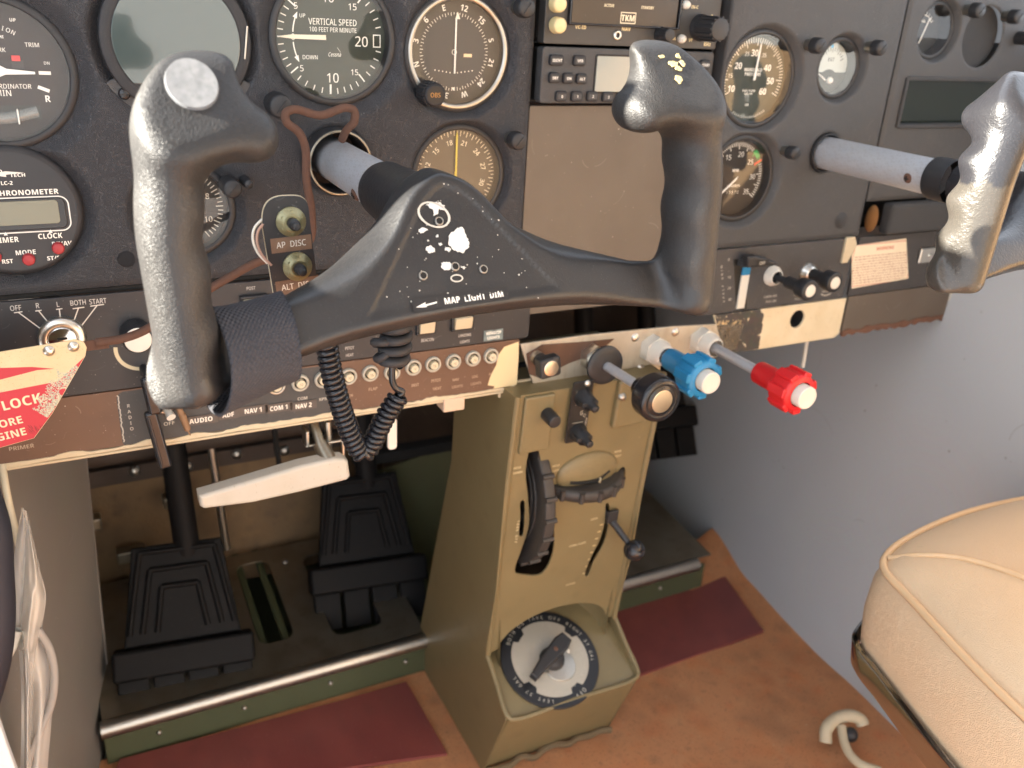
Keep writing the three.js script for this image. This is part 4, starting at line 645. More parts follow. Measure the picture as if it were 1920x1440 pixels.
// ---------------------------------------------------------------- lower right panels
{
  const S = [0.512, -0.2595, 0.7005, -0.1975], m = printed(...S, 3600, worn([66, 65, 66], { tints: [[78, 75, 72], [54, 54, 57]], specks: 260, scratch: 40, blotch: 120 }), (s) => {
    const w = { color: '#c6c2b8', weight: 'normal', sx: 1.1 };
    'WING FLAPS'.split('').forEach((ch, i) => s.text(ch, [1352.5 + 0.5 * i, 500 + 7.2 * i], 2.2, { ...w, rot: -1.57 }));
    ['0', '10', '20', '40'].forEach((q, i) => s.text(q, [[1366, 487], [1366.5, 520], [1367, 540], [1368, 561]][i], 2.4, w));
    s.text('CABIN AIR', [1444, 555], 2.3, w); s.text('PULL ON', [1445, 565], 2.2, w); s.text('CABIN HT', [1499, 551], 2.3, w); s.text('PULL ON', [1499, 560], 2.2, w); s.text('DEFROST', [1550, 546], 2.2, w); s.g.strokeStyle = '#c6c2b8'; s.g.lineWidth = 3; const a = atZ(1549, 548); s.g.beginPath(); s.g.ellipse(s.X(a.x), s.Y(a.y), 7 * s.k, 3 * s.k, 0, 0.2, 3); s.g.stroke();
    s.fill([[1375, 486], [1395, 484], [1400, 582], [1380, 584]], '#0c0c0c');
  });
  const t = thing('flap_and_heat_panel', 'dark lower panel with the flap slider and heat knobs right of the mixture knob', 'switch panel', V(0, 0, 0));
  part('plate', slab(rrect(...S, 0.002), 0.003, 0.0005, 0.0005), m, t);
  const a = atZ(1382, 488, 0.001), b = atZ(1388, 578, 0.001), c = atZ(1383.5, 517, 0.001), w = 0.0092;
  const sl = part('flap_slide', slab(rect(b.x - w / 2 - 0.0005, b.y, b.x + w / 2 - 0.0005, c.y), 0.002, 0.002, 0.0003), M.white, t);
  part('blue_tip', slab(rect(b.x - w / 2 - 0.0005, c.y, b.x + w / 2 - 0.0005, a.y), 0.002, 0.0021, 0.0003), M.blue, sl);
}
{
  const p = atZ(1400, 492, 0.004), t = thing('flap_lever', 'black flat flap lever with paddle beside the blue slider tip', 'lever', V(p.x, p.y, 0)), f = (px, py, z) => atZ(px, py, z).sub(t.position);
  part('paddle', slab(poly([f(1403, 482, 0.016), f(1418, 480, 0.016), f(1446, 487, 0.016), f(1462, 494, 0.016), f(1450, 500, 0.016), f(1404, 503, 0.016)]), 0.010, 0.016, 0.0025, 3), M.black, t);
  part('arm', box(0.012, 0.006, 0.012, -0.002, 0, 0.004), M.greyPanel, t);
  part('lettering', new THREE.PlaneGeometry(0.014, 0.006).translate(f(1430, 491, 0.0163).x, f(1430, 493, 0.0163).y, 0.0163), std({ map: canvasTex(112, 48, (g, w, h) => { g.fillStyle = '#1a1a1c'; g.fillRect(0, 0, w, h); txt(g, 'OFF', 56, 25, 34, { color: '#c8c4b8', weight: 'normal' }); }), roughness: 0.5 }), t);
}
function pull(px, py, len, label, bare) {
  const p = atZ(px, py, 0.0), t = thing('heat_knob', label, 'control knob', V(p.x, p.y, 0.0005), 'heat knobs on the lower right panel');
  part('bushing', turn([[0.0098, 0], [0.0098, 0.003], [0.0078, 0.004], [0.0078, 0.007], [0.006, 0.008]], 26), bare ? M.white : M.brushed, t);
  part('shaft', rod(V(0, 0, 0), V(0, 0, len), 0.0032, 14), M.blackMatte, t);
  const k = part('knob', turn([[0.004, len - 0.002], [0.0056, len], [0.0058, len + 0.014], [0.0096, len + 0.018], [0.0100, len + 0.028], [0.0086, len + 0.0295], [0.006, len + 0.0295]], 32), M.black, t);
  part('end_cap', turn([[0.006, len + 0.029], [0.0056, len + 0.0300], [0, len + 0.0300]], 24), M.white, k);
}
pull(1446, 516, 0.022, 'black heat knob on a pale bushing right of the flap lever', true);
pull(1512, 510, 0.008, 'black heat knob beside the placard panel, second from the flap lever');
{
  const t = thing('hole_plate', 'pale cream metal strip with one round hole and a rubbed dark end', 'panel plate', V(0, 0, 0));
  const a = atZ(1494, 598), s = poly([[0.553, -0.303], [0.7, -0.303], [0.706, -0.299], [0.706, -0.2605], [0.535, -0.2605]]); s.holes.push(hole(a.x, a.y, 0.0092));
  const m = printed(0.53, -0.304, 0.708, -0.26, 3400, worn([214, 200, 170], { tints: [[196, 178, 142], [226, 214, 190]], specks: 160, speck: [110, 84, 56], scratch: 40, blotch: 160 }), (ss) => {
    const g = ss.g; for (let k = 0; k < 520; k++) { const x = 0.53 + 0.066 * Math.pow(rnd(), 0.8), y = -0.304 + 0.045 * rnd(), e = 0.590 + 0.008 * noise3(y * 160, 1, 2); if (x < e) { g.fillStyle = `rgba(${64 + 10 * rnd()},${61 + 8 * rnd()},${58 + 8 * rnd()},0.9)`; g.beginPath(); g.arc(ss.X(x), ss.Y(y), 4 + 9 * rnd(), 0, 7); g.fill(); } }
    for (let k = 0; k < 40; k++) { g.fillStyle = `rgba(216,190,140,${0.5 + 0.5 * rnd()})`; g.beginPath(); const x = 0.54 + 0.03 * rnd(), y = -0.268 - 0.03 * rnd() * rnd(); g.ellipse(ss.X(x), ss.Y(y), 2 + 7 * rnd() * rnd(), 2 + 9 * rnd() * rnd(), rnd() * 3, 0, 7); g.fill(); }
  });
  part('plate', slab(s, 0.003, 0.001, 0.0008), m, t);
  part('hole_back', turn([[0.0092, -0.001], [0.0092, -0.02], [0, -0.02]], 30, a.x, a.y, 0), M.deep, t);
  const h = atZ(1512, 640, -0.03); part('drop_rod', rod(V(h.x, h.y + 0.01, -0.03), V(h.x + 0.002, h.y - 0.03, -0.03), 0.0022, 10), M.white, t);
}
{
  const m = printed(0.7075, -0.2585, 0.885, -0.1975, 3400, worn([62, 60, 60], { tints: [[74, 70, 68], [52, 50, 52]], specks: 160, scratch: 30, blotch: 80 }), (s) => { void s; });
  const t = thing('placard_panel', 'dark lower panel at the far right carrying a pale printed placard', 'panel plate', V(0, 0, 0));
  part('plate', slab(rrect(0.7075, -0.2585, 0.885, -0.1975, 0.002), 0.003, 0.0005, 0.0005), m, t);
  const q = [[1597, 541], [1703, 522], [1699, 447], [1606, 460], [1597, 478]].map(([x, y]) => atZ(x, y, 0.001)), xs = q.map((v) => v.x), ys = q.map((v) => v.y), x0 = Math.min(...xs), x1 = Math.max(...xs), y0 = Math.min(...ys), y1 = Math.max(...ys);
  const pm = printed(x0, y0, x1, y1, 4200, worn([226, 212, 186], { tints: [[214, 196, 164], [234, 224, 204]], specks: 60, speck: [170, 140, 110], scratch: 10, blotch: 40 }), (s) => {
    const g = s.g, W = (x1 - x0) * 4200, Hh = (y1 - y0) * 4200; g.strokeStyle = '#c98a78'; g.lineWidth = 4; g.strokeRect(10, 10, W - 20, Hh - 20);
    g.fillStyle = '#c06a58'; txt(g, 'WARNING', W * 0.5, Hh * 0.17, 22, { color: '#b8604c' });
    for (let k = 0; k < 11; k++) { let x = 22; const y = Hh * (0.3 + 0.058 * k); while (x < W - 30) { const l = 6 + 18 * rnd(); g.fillStyle = `rgba(150,96,84,${0.45 + 0.4 * rnd()})`; g.fillRect(x, y, Math.min(l, W - 26 - x), 4.5); x += l + 5; } }
  });
  part('placard', slab(poly(q), 0.0006, 0.0013, 0.0001, 1), pm, t);
  const e = atZ(1737, 478, 0.001); part('latch', [box(0.03, 0.016, 0.003, e.x + 0.003, e.y, 0.002), box(0.008, 0.003, 0.004, e.x + 0.004, e.y, 0.0035)], M.brushed, t);
}
{
  const t = thing('lower_brown_panel', 'brown lower panel with frayed bottom edge at the far right', 'panel plate', V(0, 0, 0));
  part('plate', slab(rect(0.7095, -0.2975, 0.866, -0.2595), 0.003, 0.0005, 0.0005), M.brown, t);
  const ed = []; for (let x = 0.71; x < 0.866; x += 0.003) ed.push([x, -0.2975 - 0.002 - 0.004 * noise3(x * 160, 4, 1), -0.2975 + 0.0035 * noise3(x * 110, 9, 3)]);
  part('frayed_edge', slab(poly([...ed.map((e) => [e[0], e[2]]), ...ed.slice().reverse().map((e) => [e[0], e[1]])]), 0.004, 0.002, 0.0005), M.rust, t);
  part('bracket', slab(rrect(0.868, -0.2955, 0.888, -0.2605, 0.002), 0.004, 0.001, 0.0006), M.white, t);
}
{ // padded glove box lip with torn end
  const t = thing('glovebox_lid', 'dark grey padded lid above the placard with torn foam showing', 'lid', V(0.8, -0.18, 0));
  part('lid', box(0.185, 0.031, 0.014, 0.026, 0.0005, 0.003, 0.004), M.greyPanel, t);
  const e = atZ(1636, 412, 0.004).sub(t.position); part('torn_foam', new THREE.IcosahedronGeometry(0.0105, 3).scale(0.55, 1.3, 0.6).translate(e.x + 0.003, e.y, 0), (M.foam = std({ map: canvasTex(128, 128, worn([176, 120, 62], { tints: [[206, 160, 96], [120, 76, 40]], blotch: 200, specks: 80, speck: [80, 50, 30], big: 0.5 }), 0.02), roughness: 1, bumpMap: fleckH, bumpScale: 0.002 })), t);
  const d = atZ(1587, 470, 0.001).sub(t.position); part('exposed_backing', slab(poly([[d.x - 0.005, d.y - 0.012], [d.x + 0.003, d.y - 0.012], [d.x + 0.011, d.y + 0.006], [d.x + 0.006, d.y + 0.014], [d.x - 0.005, d.y + 0.014]]), 0.003, 0.003, 0.0005), M.cream, t);
}

// ---------------------------------------------------------------- smooth solids: a distance field meshed with surface nets
function sdfMesh(f, lo, hi, h, paint) {
  const n = [0, 1, 2].map((k) => Math.ceil((hi[k] - lo[k]) / h) + 1), [nx, ny, nz] = n, D = new Float32Array(nx * ny * nz), id = (i, j, k) => (k * ny + j) * nx + i;
  for (let k = 0; k < nz; k++) for (let j = 0; j < ny; j++) for (let i = 0; i < nx; i++) D[id(i, j, k)] = f(lo[0] + i * h, lo[1] + j * h, lo[2] + k * h);
  const vi = new Int32Array(nx * ny * nz).fill(-1), P = [], C = [[0, 0, 0], [1, 0, 0], [0, 1, 0], [1, 1, 0], [0, 0, 1], [1, 0, 1], [0, 1, 1], [1, 1, 1]], E = [[0, 1], [2, 3], [4, 5], [6, 7], [0, 2], [1, 3], [4, 6], [5, 7], [0, 4], [1, 5], [2, 6], [3, 7]];
  for (let k = 0; k < nz - 1; k++) for (let j = 0; j < ny - 1; j++) for (let i = 0; i < nx - 1; i++) {
    const d = C.map((c) => D[id(i + c[0], j + c[1], k + c[2])]); let s = 0; for (const v of d) if (v < 0) s++; if (!s || s === 8) continue;
    let x = 0, y = 0, z = 0, m = 0; for (const [a, b] of E) if ((d[a] < 0) !== (d[b] < 0)) { const t = d[a] / (d[a] - d[b]); x += lerp(C[a][0], C[b][0], t); y += lerp(C[a][1], C[b][1], t); z += lerp(C[a][2], C[b][2], t); m++; }
    vi[id(i, j, k)] = P.length / 3; P.push(lo[0] + (i + x / m) * h, lo[1] + (j + y / m) * h, lo[2] + (k + z / m) * h);
  }
  const T = [], quad = (a, b, c, d, flip) => { if (a < 0 || b < 0 || c < 0 || d < 0) return; if (flip) T.push(a, c, b, a, d, c); else T.push(a, b, c, a, c, d); };
  for (let k = 1; k < nz - 1; k++) for (let j = 1; j < ny - 1; j++) for (let i = 1; i < nx - 1; i++) {
    const s = D[id(i, j, k)] < 0;
    if (s !== (D[id(i + 1, j, k)] < 0)) quad(vi[id(i, j - 1, k - 1)], vi[id(i, j, k - 1)], vi[id(i, j, k)], vi[id(i, j - 1, k)], !s);
    if (s !== (D[id(i, j + 1, k)] < 0)) quad(vi[id(i - 1, j, k - 1)], vi[id(i - 1, j, k)], vi[id(i, j, k)], vi[id(i, j, k - 1)], !s);
    if (s !== (D[id(i, j, k + 1)] < 0)) quad(vi[id(i - 1, j - 1, k)], vi[id(i, j - 1, k)], vi[id(i, j, k)], vi[id(i - 1, j, k)], !s);
  }
  const N = new Float32Array(P.length), e = h * 0.7;
  for (let v = 0; v < P.length; v += 3) { const [x, y, z] = [P[v], P[v + 1], P[v + 2]], g = V(f(x + e, y, z) - f(x - e, y, z), f(x, y + e, z) - f(x, y - e, z), f(x, y, z + e) - f(x, y, z - e)).normalize(); N[v] = g.x; N[v + 1] = g.y; N[v + 2] = g.z; }
  const pos = new Float32Array(T.length * 3), nor = new Float32Array(T.length * 3), uv = new Float32Array(T.length * 2), col = paint ? new Float32Array(T.length * 3) : null;
  for (let t = 0; t < T.length; t += 3) {
    let ax = 0, ay = 0, az = 0; for (let q = 0; q < 3; q++) { ax += N[T[t + q] * 3]; ay += N[T[t + q] * 3 + 1]; az += N[T[t + q] * 3 + 2]; } ax = Math.abs(ax); ay = Math.abs(ay); az = Math.abs(az);
    for (let q = 0; q < 3; q++) {
      const s = T[t + q] * 3, o = (t + q) * 3; for (let c = 0; c < 3; c++) { pos[o + c] = P[s + c]; nor[o + c] = N[s + c]; }
      uv.set(ax > ay && ax > az ? [P[s + 2], P[s + 1]] : ay > az ? [P[s], P[s + 2]] : [P[s], P[s + 1]], (t + q) * 2);
      if (col) col.set(paint(P[s], P[s + 1], P[s + 2], N[s], N[s + 1], N[s + 2]), o);
    }
  }
  const g = new THREE.BufferGeometry(); g.setAttribute('position', new THREE.BufferAttribute(pos, 3)); g.setAttribute('normal', new THREE.BufferAttribute(nor, 3)); g.setAttribute('uv', new THREE.BufferAttribute(uv, 2)); if (col) g.setAttribute('color', new THREE.BufferAttribute(col, 3)); return g;
}
const smin = (a, b, k) => { const h = Math.max(k - Math.abs(a - b), 0) / k; return Math.min(a, b) - h * h * k * 0.25; }, smax = (a, b, k) => -smin(-a, -b, k);
function cone(x, y, z, a, b, ra, rb) { const bx = b[0] - a[0], by = b[1] - a[1], bz = b[2] - a[2], t = clamp(((x - a[0]) * bx + (y - a[1]) * by + (z - a[2]) * bz) / (bx * bx + by * by + bz * bz), 0, 1); return Math.hypot(x - a[0] - t * bx, y - a[1] - t * by, z - a[2] - t * bz) - lerp(ra, rb, t); }

// half of the wheel is built for x > 0 and mirrored: grip with thumb beak, sweeping arm, and the bell shaped hub
const GZ = 0.225;
function gripField(x, y, z, forward = false) {
  // tapered elliptical column leaning inwards, its section deeper fore and aft than it is wide
  const t = clamp((y + 0.05) / 0.13, -0.2, 1.1), cx = 0.1355 - (y > 0.01 ? 3.8 * (y - 0.01) * (y - 0.01) : 0), cz = GZ - 0.004 * t, inner = forward ? sst(0.004, -0.014, z - cz) : sst(0.002, -0.012, x - cx);
  const wave = (forward ? 0.0020 : 0.0008) * Math.cos((y - 0.028) * 2 * Math.PI / 0.027) * inner * sst(-0.055, -0.03, y) * sst(0.05, 0.036, y);
  const ex = (x - cx) / 0.0135, ez = (z - cz) / 0.0195, r = Math.hypot(ex, ez);
  let d = (r - 1) * 0.0148 - wave;
  d = smax(d, -(y + 0.059), 0.012);
  // beak under the cap: pointing inwards on the pilot's wheel, forwards on the other
  let b;
  if (forward) { b = cone((x - cx) * 0.85, y, z, [0, 0.068, cz - 0.002], [0, 0.0575, cz - 0.025], 0.0155, 0.0085); b = smax(b, 0.046 - y, 0.005); }
  else { const q = (z - cz) * 0.62; b = cone(x, y, q, [cx - 0.002, 0.068, 0], [0.0985, 0.0555, 0], 0.0185, 0.0120); b = smax(b, 0.0435 - 0.05 * (x - 0.09) - y, 0.005); }
  d = smin(d, b, 0.016);
  // slanted cap facing up and aft
  d = smax(d, (y - 0.0765) * 0.72 + (z - cz - 0.002) * 0.69, 0.006);
  return smax(d, y - 0.0885, 0.006);
}
const yBot = (x) => -0.0415 - 0.85 * x * x;
const FP = [0, -0.0335, 0.2270], FN = [0, 0.50, 0.866];    // slanted face of the hub
function hubField(x, y, z) {
  const ax = Math.abs(x), plane = (y + 0.85 * x * x - FP[1]) * FN[1] + (z - FP[2]) * FN[2];
  const side = (ax - (0.008 + (0.027 - y) * 0.84)) * 0.76;
  const body = smax(smax(side, y - 0.0265, 0.022), 0.172 - z + 0.25 * ax, 0.006);
  const neck = cone(x, y, z, [0, 0, 0.108], [0, -0.001, 0.19], 0.0172, 0.0215);
  const arm = Math.min(cone(ax, y, z, [0.015, -0.026, 0.188], [0.10, -0.045, 0.2155], 0.023, 0.0185), cone(ax, y, z, [0.10, -0.045, 0.2155], [0.138, -0.047, GZ], 0.0185, 0.0165));
  let d = smin(smin(body, neck, 0.016), arm, 0.020);
  const inset = smax(side + 0.0042, y - 0.0225, 0.012);
  d = smax(d, plane + 0.0010 * sst(0.0008, -0.0014, inset) * sst(-0.0335, -0.0305, y), 0.002);
  d = smax(d, (z - 0.2275 - 0.0045 * sst(0.06, 0.12, ax)) * 0.85 - (y + 0.85 * x * x + 0.0335) * 0.5, 0.002);
  return smax(d, 0.106 - z, 0.001);
}
const yokeField = (x, y, z, forward = false) => { const ax = Math.abs(x); let d = smin(hubField(x, y, z), gripField(ax, y, z, forward), 0.010); return smax(d, yBot(ax) - y, 0.0025); };
const dustPaint = (dark, dust, amt) => (x, y, z, nx, ny, nz) => { const a = noise3(x * 38 + 9, y * 38, z * 38), b = noise3(x * 130, y * 130, z * 130), s = noise3(x * 900, y * 900, z * 900); const k = clamp(amt * (sst(0.35, 0.8, a) * 0.7 + 0.3 * b), 0, 1); void s; return [lerp(dark[0], dust[0], k), lerp(dark[1], dust[1], k), lerp(dark[2], dust[2], k)]; };
const TH = 2.8 * RAD;
const speckMap = canvasTex(1024, 1024, (g, w, h) => { g.fillStyle = 'rgb(118,118,121)'; g.fillRect(0, 0, w, h); for (let k = 0; k < 2600; k++) { g.fillStyle = `rgba(240,234,222,${0.15 + 0.7 * rnd() * rnd()})`; const r = 1 + 3 * rnd() * rnd() * rnd(); g.beginPath(); g.ellipse(rnd() * w, rnd() * h, r, r * (0.5 + 0.5 * rnd()), rnd() * 3, 0, 7); g.fill(); } for (let k = 0; k < 26000; k++) { const b = rnd(); g.fillStyle = b > 0.72 ? `rgba(255,250,240,${0.2 + 0.8 * rnd() * rnd()})` : b > 0.4 ? `rgba(160,158,156,${0.3 * rnd()})` : `rgba(84,84,88,${0.5 * rnd()})`; const r = 0.6 + 1.2 * rnd() * rnd(); g.beginPath(); g.arc(rnd() * w, rnd() * h, r, 0, 7); g.fill(); } }, 0.11);
M.yoke = std({ vertexColors: true, color: lin(0.135, 0.134, 0.136), map: speckMap, roughness: 0.40, bumpMap: castH, bumpScale: 0.00022 });
M.yokeSpeck = std({ color: lin(0.55, 0.52, 0.46), roughness: 0.6 });
const yokeGeo = sdfMesh(yokeField, [-0.17, -0.075, 0.085], [0.17, 0.10, 0.262], 0.0019, dustPaint([0.52, 0.52, 0.54], [1.0, 0.96, 0.9], 0.7));
const yoke = thing('pilot_control_yoke', 'worn black control yoke with two grips in front of the pilot panel', 'control yoke', V(0.176, -0.108, 0)); yoke.rotation.z = TH; yoke.updateMatrixWorld(true);
const toYoke = (v) => yoke.worldToLocal(v.clone());
function splitGeo(g, inside) {   // parts one mesh in two by the centre of each triangle
  const A = {}, B = {}, P = g.attributes.position.array; for (const k of Object.keys(g.attributes)) { A[k] = []; B[k] = []; }
  for (let t = 0; t < P.length / 9; t++) { const c = [0, 1, 2].map((k) => (P[t * 9 + k] + P[t * 9 + 3 + k] + P[t * 9 + 6 + k]) / 3), D = inside(...c) ? A : B; for (const [k, a] of Object.entries(g.attributes)) { const n = a.itemSize * 3; for (let i = 0; i < n; i++) D[k].push(a.array[t * n + i]); } }
  return [A, B].map((D) => { const o = new THREE.BufferGeometry(); for (const [k, a] of Object.entries(g.attributes)) o.setAttribute(k, new THREE.Float32BufferAttribute(D[k], a.itemSize)); return o; });
}
const gripZone = (s) => (x, y) => s * x > 0.118 + 0.03 * sst(-0.025, -0.06, y) || (s * x > 0.07 && y > -0.012);
const [leftGripGeo, restGeo] = splitGeo(yokeGeo, gripZone(-1)), [rightGripGeo, wheelGeo] = splitGeo(restGeo, gripZone(1));
part('wheel', wheelGeo, M.yoke, yoke);
M.gripVinyl = std({ vertexColors: true, color: lin(0.18, 0.172, 0.16), map: speckMap, roughness: 0.5, bumpMap: leatherH, bumpScale: 0.00012 });
Object.assign(part('grip', leftGripGeo, M.gripVinyl, yoke).userData, { label: 'dusty brown grey vinyl grip with the pale cap disc' });
part('grip', rightGripGeo, M.gripVinyl, yoke);
part('shaft', turn([[0.0145, -0.06], [0.0145, 0.0], [0.0145, 0.112]], 40), M.shaft, yoke);
part('panel_collar', turn([[0.0225, -0.006], [0.0228, 0.012], [0.0216, 0.0135], [0.0205, 0.0128], [0.0198, 0.006], [0.0198, -0.02]], 48), M.blackMatte, yoke);
part('collar_edge', turn([[0.0222, 0.0126], [0.0216, 0.0140], [0.0206, 0.0134]], 48), M.sheetMetal, yoke);
part('neck_sleeve', turn([[0.0147, 0.102], [0.0166, 0.103], [0.0173, 0.106], [0.0174, 0.112]], 40), M.black, yoke);
function shaftScrew(z, ang, owner, mat) { const g = turn([[0, 0.0016], [0.003, 0.0013], [0.0042, 0]], 18).rotateX(-Math.PI / 2).translate(0, 0.0143, 0).rotateZ(ang).translate(0, 0, z); const s = part('screw', g, mat, owner); part('slot', merge([new THREE.BoxGeometry(0.0044, 0.0008, 0.0009).translate(0, 0.0160, 0), new THREE.BoxGeometry(0.0009, 0.0008, 0.0044).translate(0, 0.0160, 0)]).rotateZ(ang).translate(0, 0, z), M.deep, s); }
shaftScrew(0.086, 1.95, yoke, M.rust);

// flaked paint, screw holes and remains of lettering on the hub face
{
  const p0 = V(FP[0], FP[1], FP[2]).addScaledVector(V(...FN), -0.0009).applyMatrix4(yoke.matrixWorld), n = V(...FN).transformDirection(yoke.matrixWorld), ux = V(1, 0, 0).transformDirection(yoke.matrixWorld), uy = n.clone().cross(ux);
  const flat = (px, py) => { const v = onPlane(px, py, p0, n).sub(p0); return [v.dot(ux), v.dot(uy)]; };
  const lay = (g, dz = 0.0005) => frame(g, V(...FP).addScaledVector(V(...FN), -0.0009 + dz), V(1, 0, 0), V(...FN).cross(V(1, 0, 0)));
  M.chip = std({ map: canvasTex(256, 256, worn([212, 210, 204], { tints: [[176, 176, 174], [228, 226, 220]], specks: 60, speck: [60, 60, 64], scratch: 30, blotch: 60 }), 0.02), roughness: 0.55 });
  const ragged = (pts, j = 0.0004, sub = 4) => { const o = []; for (let i = 0; i < pts.length; i++) { const a = pts[i], b = pts[(i + 1) % pts.length]; for (let k = 0; k < sub; k++) { const t = k / sub; o.push([lerp(a[0], b[0], t) + j * (rnd() - 0.5) * 2, lerp(a[1], b[1], t) + j * (rnd() - 0.5) * 2]); } } return o; };
  const chip = (px) => part('paint_chip', lay(slab(poly(ragged(px.map((p) => flat(...p)))), 0.0003, 0, 0.00005, 1)), M.chip, yoke);
  chip([[842, 440], [858, 428], [866, 426], [872, 438], [878, 452], [879, 462], [868, 474], [856, 472], [846, 466], [840, 456]]);
  chip([[784, 430], [796, 427], [802, 431], [794, 437], [786, 437]]); chip([[798, 463], [808, 461], [814, 466], [815, 473], [806, 475], [799, 470]]); chip([[827, 494], [836, 491], [846, 494], [848, 501], [842, 507], [832, 508], [827, 502]]); chip([[864, 500], [870, 499], [873, 503], [868, 505]]); chip([[834, 463], [842, 464], [845, 469], [840, 472], [835, 469]]); chip([[816, 442], [820, 440], [822, 444], [818, 446]]); chip([[823, 457], [828, 456], [829, 460], [825, 461]]);
  chip([[800, 384], [812, 379], [824, 380], [834, 389], [832, 396], [824, 392], [820, 402], [812, 404], [812, 393], [804, 390]]);
  { // ring mark
    const o = [], i = []; for (let k = 0; k < 40; k++) { const a = k / 40 * 6.2832, rr = 1 + 0.02 * rnd(), ca = Math.cos(a), sa = Math.sin(a); o.push(flat(813 + 30.5 * rr * ca + 3 * sa, 403 + 24 * rr * sa + 5 * ca)); i.push(flat(813 + 26.5 * ca + 3 * sa, 403 + (20.5 + rnd()) * sa + 5 * ca)); }
    const s = poly(o); s.holes.push(win(i.reverse())); part('ring_mark', lay(slab(s, 0.0002, 0, 0.00005, 1)), M.yokeSpeck, yoke);
    const o2 = [], i2 = []; for (let k = 0; k < 24; k++) { const a = k / 24 * 6.2832; o2.push(flat(856 + 12 * Math.cos(a), 522 + 7.5 * Math.sin(a))); i2.push(flat(856 + 9.5 * Math.cos(a), 522 + 5 * Math.sin(a))); } const s2 = poly(o2); s2.holes.push(win(i2.reverse())); part('ring_mark', lay(slab(s2, 0.0002, 0, 0.00005, 1)), M.yokeSpeck, yoke);
  }
  for (const [px, py] of [[823, 415], [793, 517], [906, 505], [853, 500]]) { const c = flat(px, py); part('screw_hole', [lay(turn([[0.0017, 0.0009], [0.0021, 0.0011], [0.0024, 0.0001]], 16, c[0], c[1], 0), 0)], M.steel, yoke); part('hole_core', lay(new THREE.CircleGeometry(0.0017, 16).translate(c[0], c[1], 0.0009), 0), M.deep, yoke); }
  const c = flat(868, 563), d = flat(945, 556); const cx = c[0] + 0.002, cy = c[1];
  part('map_light_label', lay(new THREE.PlaneGeometry(0.052, 0.0068).rotateZ(-0.02).translate(cx - 0.003, cy + 0.0006, 0.0009), 0), std({ map: canvasTex(520, 68, (g, w, h) => { worn([26, 26, 28], { tints: [[40, 40, 42]], specks: 50, scratch: 8, blotch: 20 })(g, w, h); g.fillStyle = '#e4e2da'; g.beginPath(); g.moveTo(14, 46); g.lineTo(70, 26); g.lineTo(66, 38); g.lineTo(128, 30); g.lineTo(128, 38); g.lineTo(70, 46); g.lineTo(72, 52); g.fill(); txt(g, 'MAP  LIGHT  DIM', 330, 34, 44, { color: '#eceae2', sx: 0.92 }); worn; for (let k = 0; k < 26; k++) { g.fillStyle = 'rgba(30,30,32,0.95)'; g.fillRect(250 + rnd() * 260, 8 + rnd() * 14, 10 + 22 * rnd(), 3 + 6 * rnd()); } }), roughness: 0.4 }), yoke); void d;
  // dust and paint specks scattered on the upper hub
  const sp = []; for (let k = 0; k < 100; k++) { const q = flat(690 + 320 * rnd(), 345 + 230 * rnd()); if (Math.abs(q[0]) > 0.014 + (0.066 - q[1]) * 0.5 || q[1] > 0.068) continue; sp.push(new THREE.CircleGeometry(0.00022 + 0.0004 * rnd() * rnd(), 6).translate(q[0], q[1], 0.0006)); }
  const st = part('dust_specks', lay(merge(sp), 0), M.yokeSpeck, yoke); st.userData.kind = 'stuff';
}
// yellowed flakes and worn cap discs on the grips
{
  const capO = (s) => V(s * 0.1185, 0.0765, GZ - 0.0035 + 0.002), cn = V(0, 0.72, 0.69).normalize();
  const lay = (g, s, dz) => frame(g, capO(s).addScaledVector(cn, dz), V(1, 0, 0), cn.clone().cross(V(1, 0, 0)));
  part('worn_cap_disc', lay(new THREE.CylinderGeometry(0.0098, 0.0102, 0.0012, 36).rotateX(Math.PI / 2).scale(1, 1.25, 1), -1, 0.0006), std({ map: canvasTex(256, 256, worn([126, 128, 132], { tints: [[168, 168, 166], [70, 72, 78], [146, 146, 148], [60, 62, 68]], blotch: 300, specks: 100, speck: [90, 90, 96], big: 0.7 })), roughness: 0.7, bumpMap: castH, bumpScale: 0.0004 }), yoke);
  M.flake = std({ map: canvasTex(128, 128, worn([214, 196, 140], { tints: [[190, 166, 104], [228, 214, 170]], specks: 60, speck: [120, 96, 56], blotch: 80, big: 0.5 }), 0.02), roughness: 0.6, bumpMap: fleckH, bumpScale: 0.0006 });
  for (const [x, y, w, h] of [[-0.002, 0.001, 0.003, 0.0022], [-0.0005, -0.002, 0.0022, 0.0016], [0.0035, 0.0015, 0.0016, 0.002], [0.003, 0.006, 0.0014, 0.0018], [-0.007, 0.006, 0.0018, 0.001], [-0.0035, -0.0085, 0.0022, 0.0026]]) { const o = []; for (let k = 0; k < 14; k++) { const a = k / 14 * 6.2832, q = 0.65 + 0.6 * rnd(); o.push([x + w * q * Math.cos(a), y + h * q * Math.sin(a)]); } part('paint_flake', lay(slab(poly(o), 0.0004, 0, 0.0001, 1), 1, 0.0003), M.flake, yoke); }
}
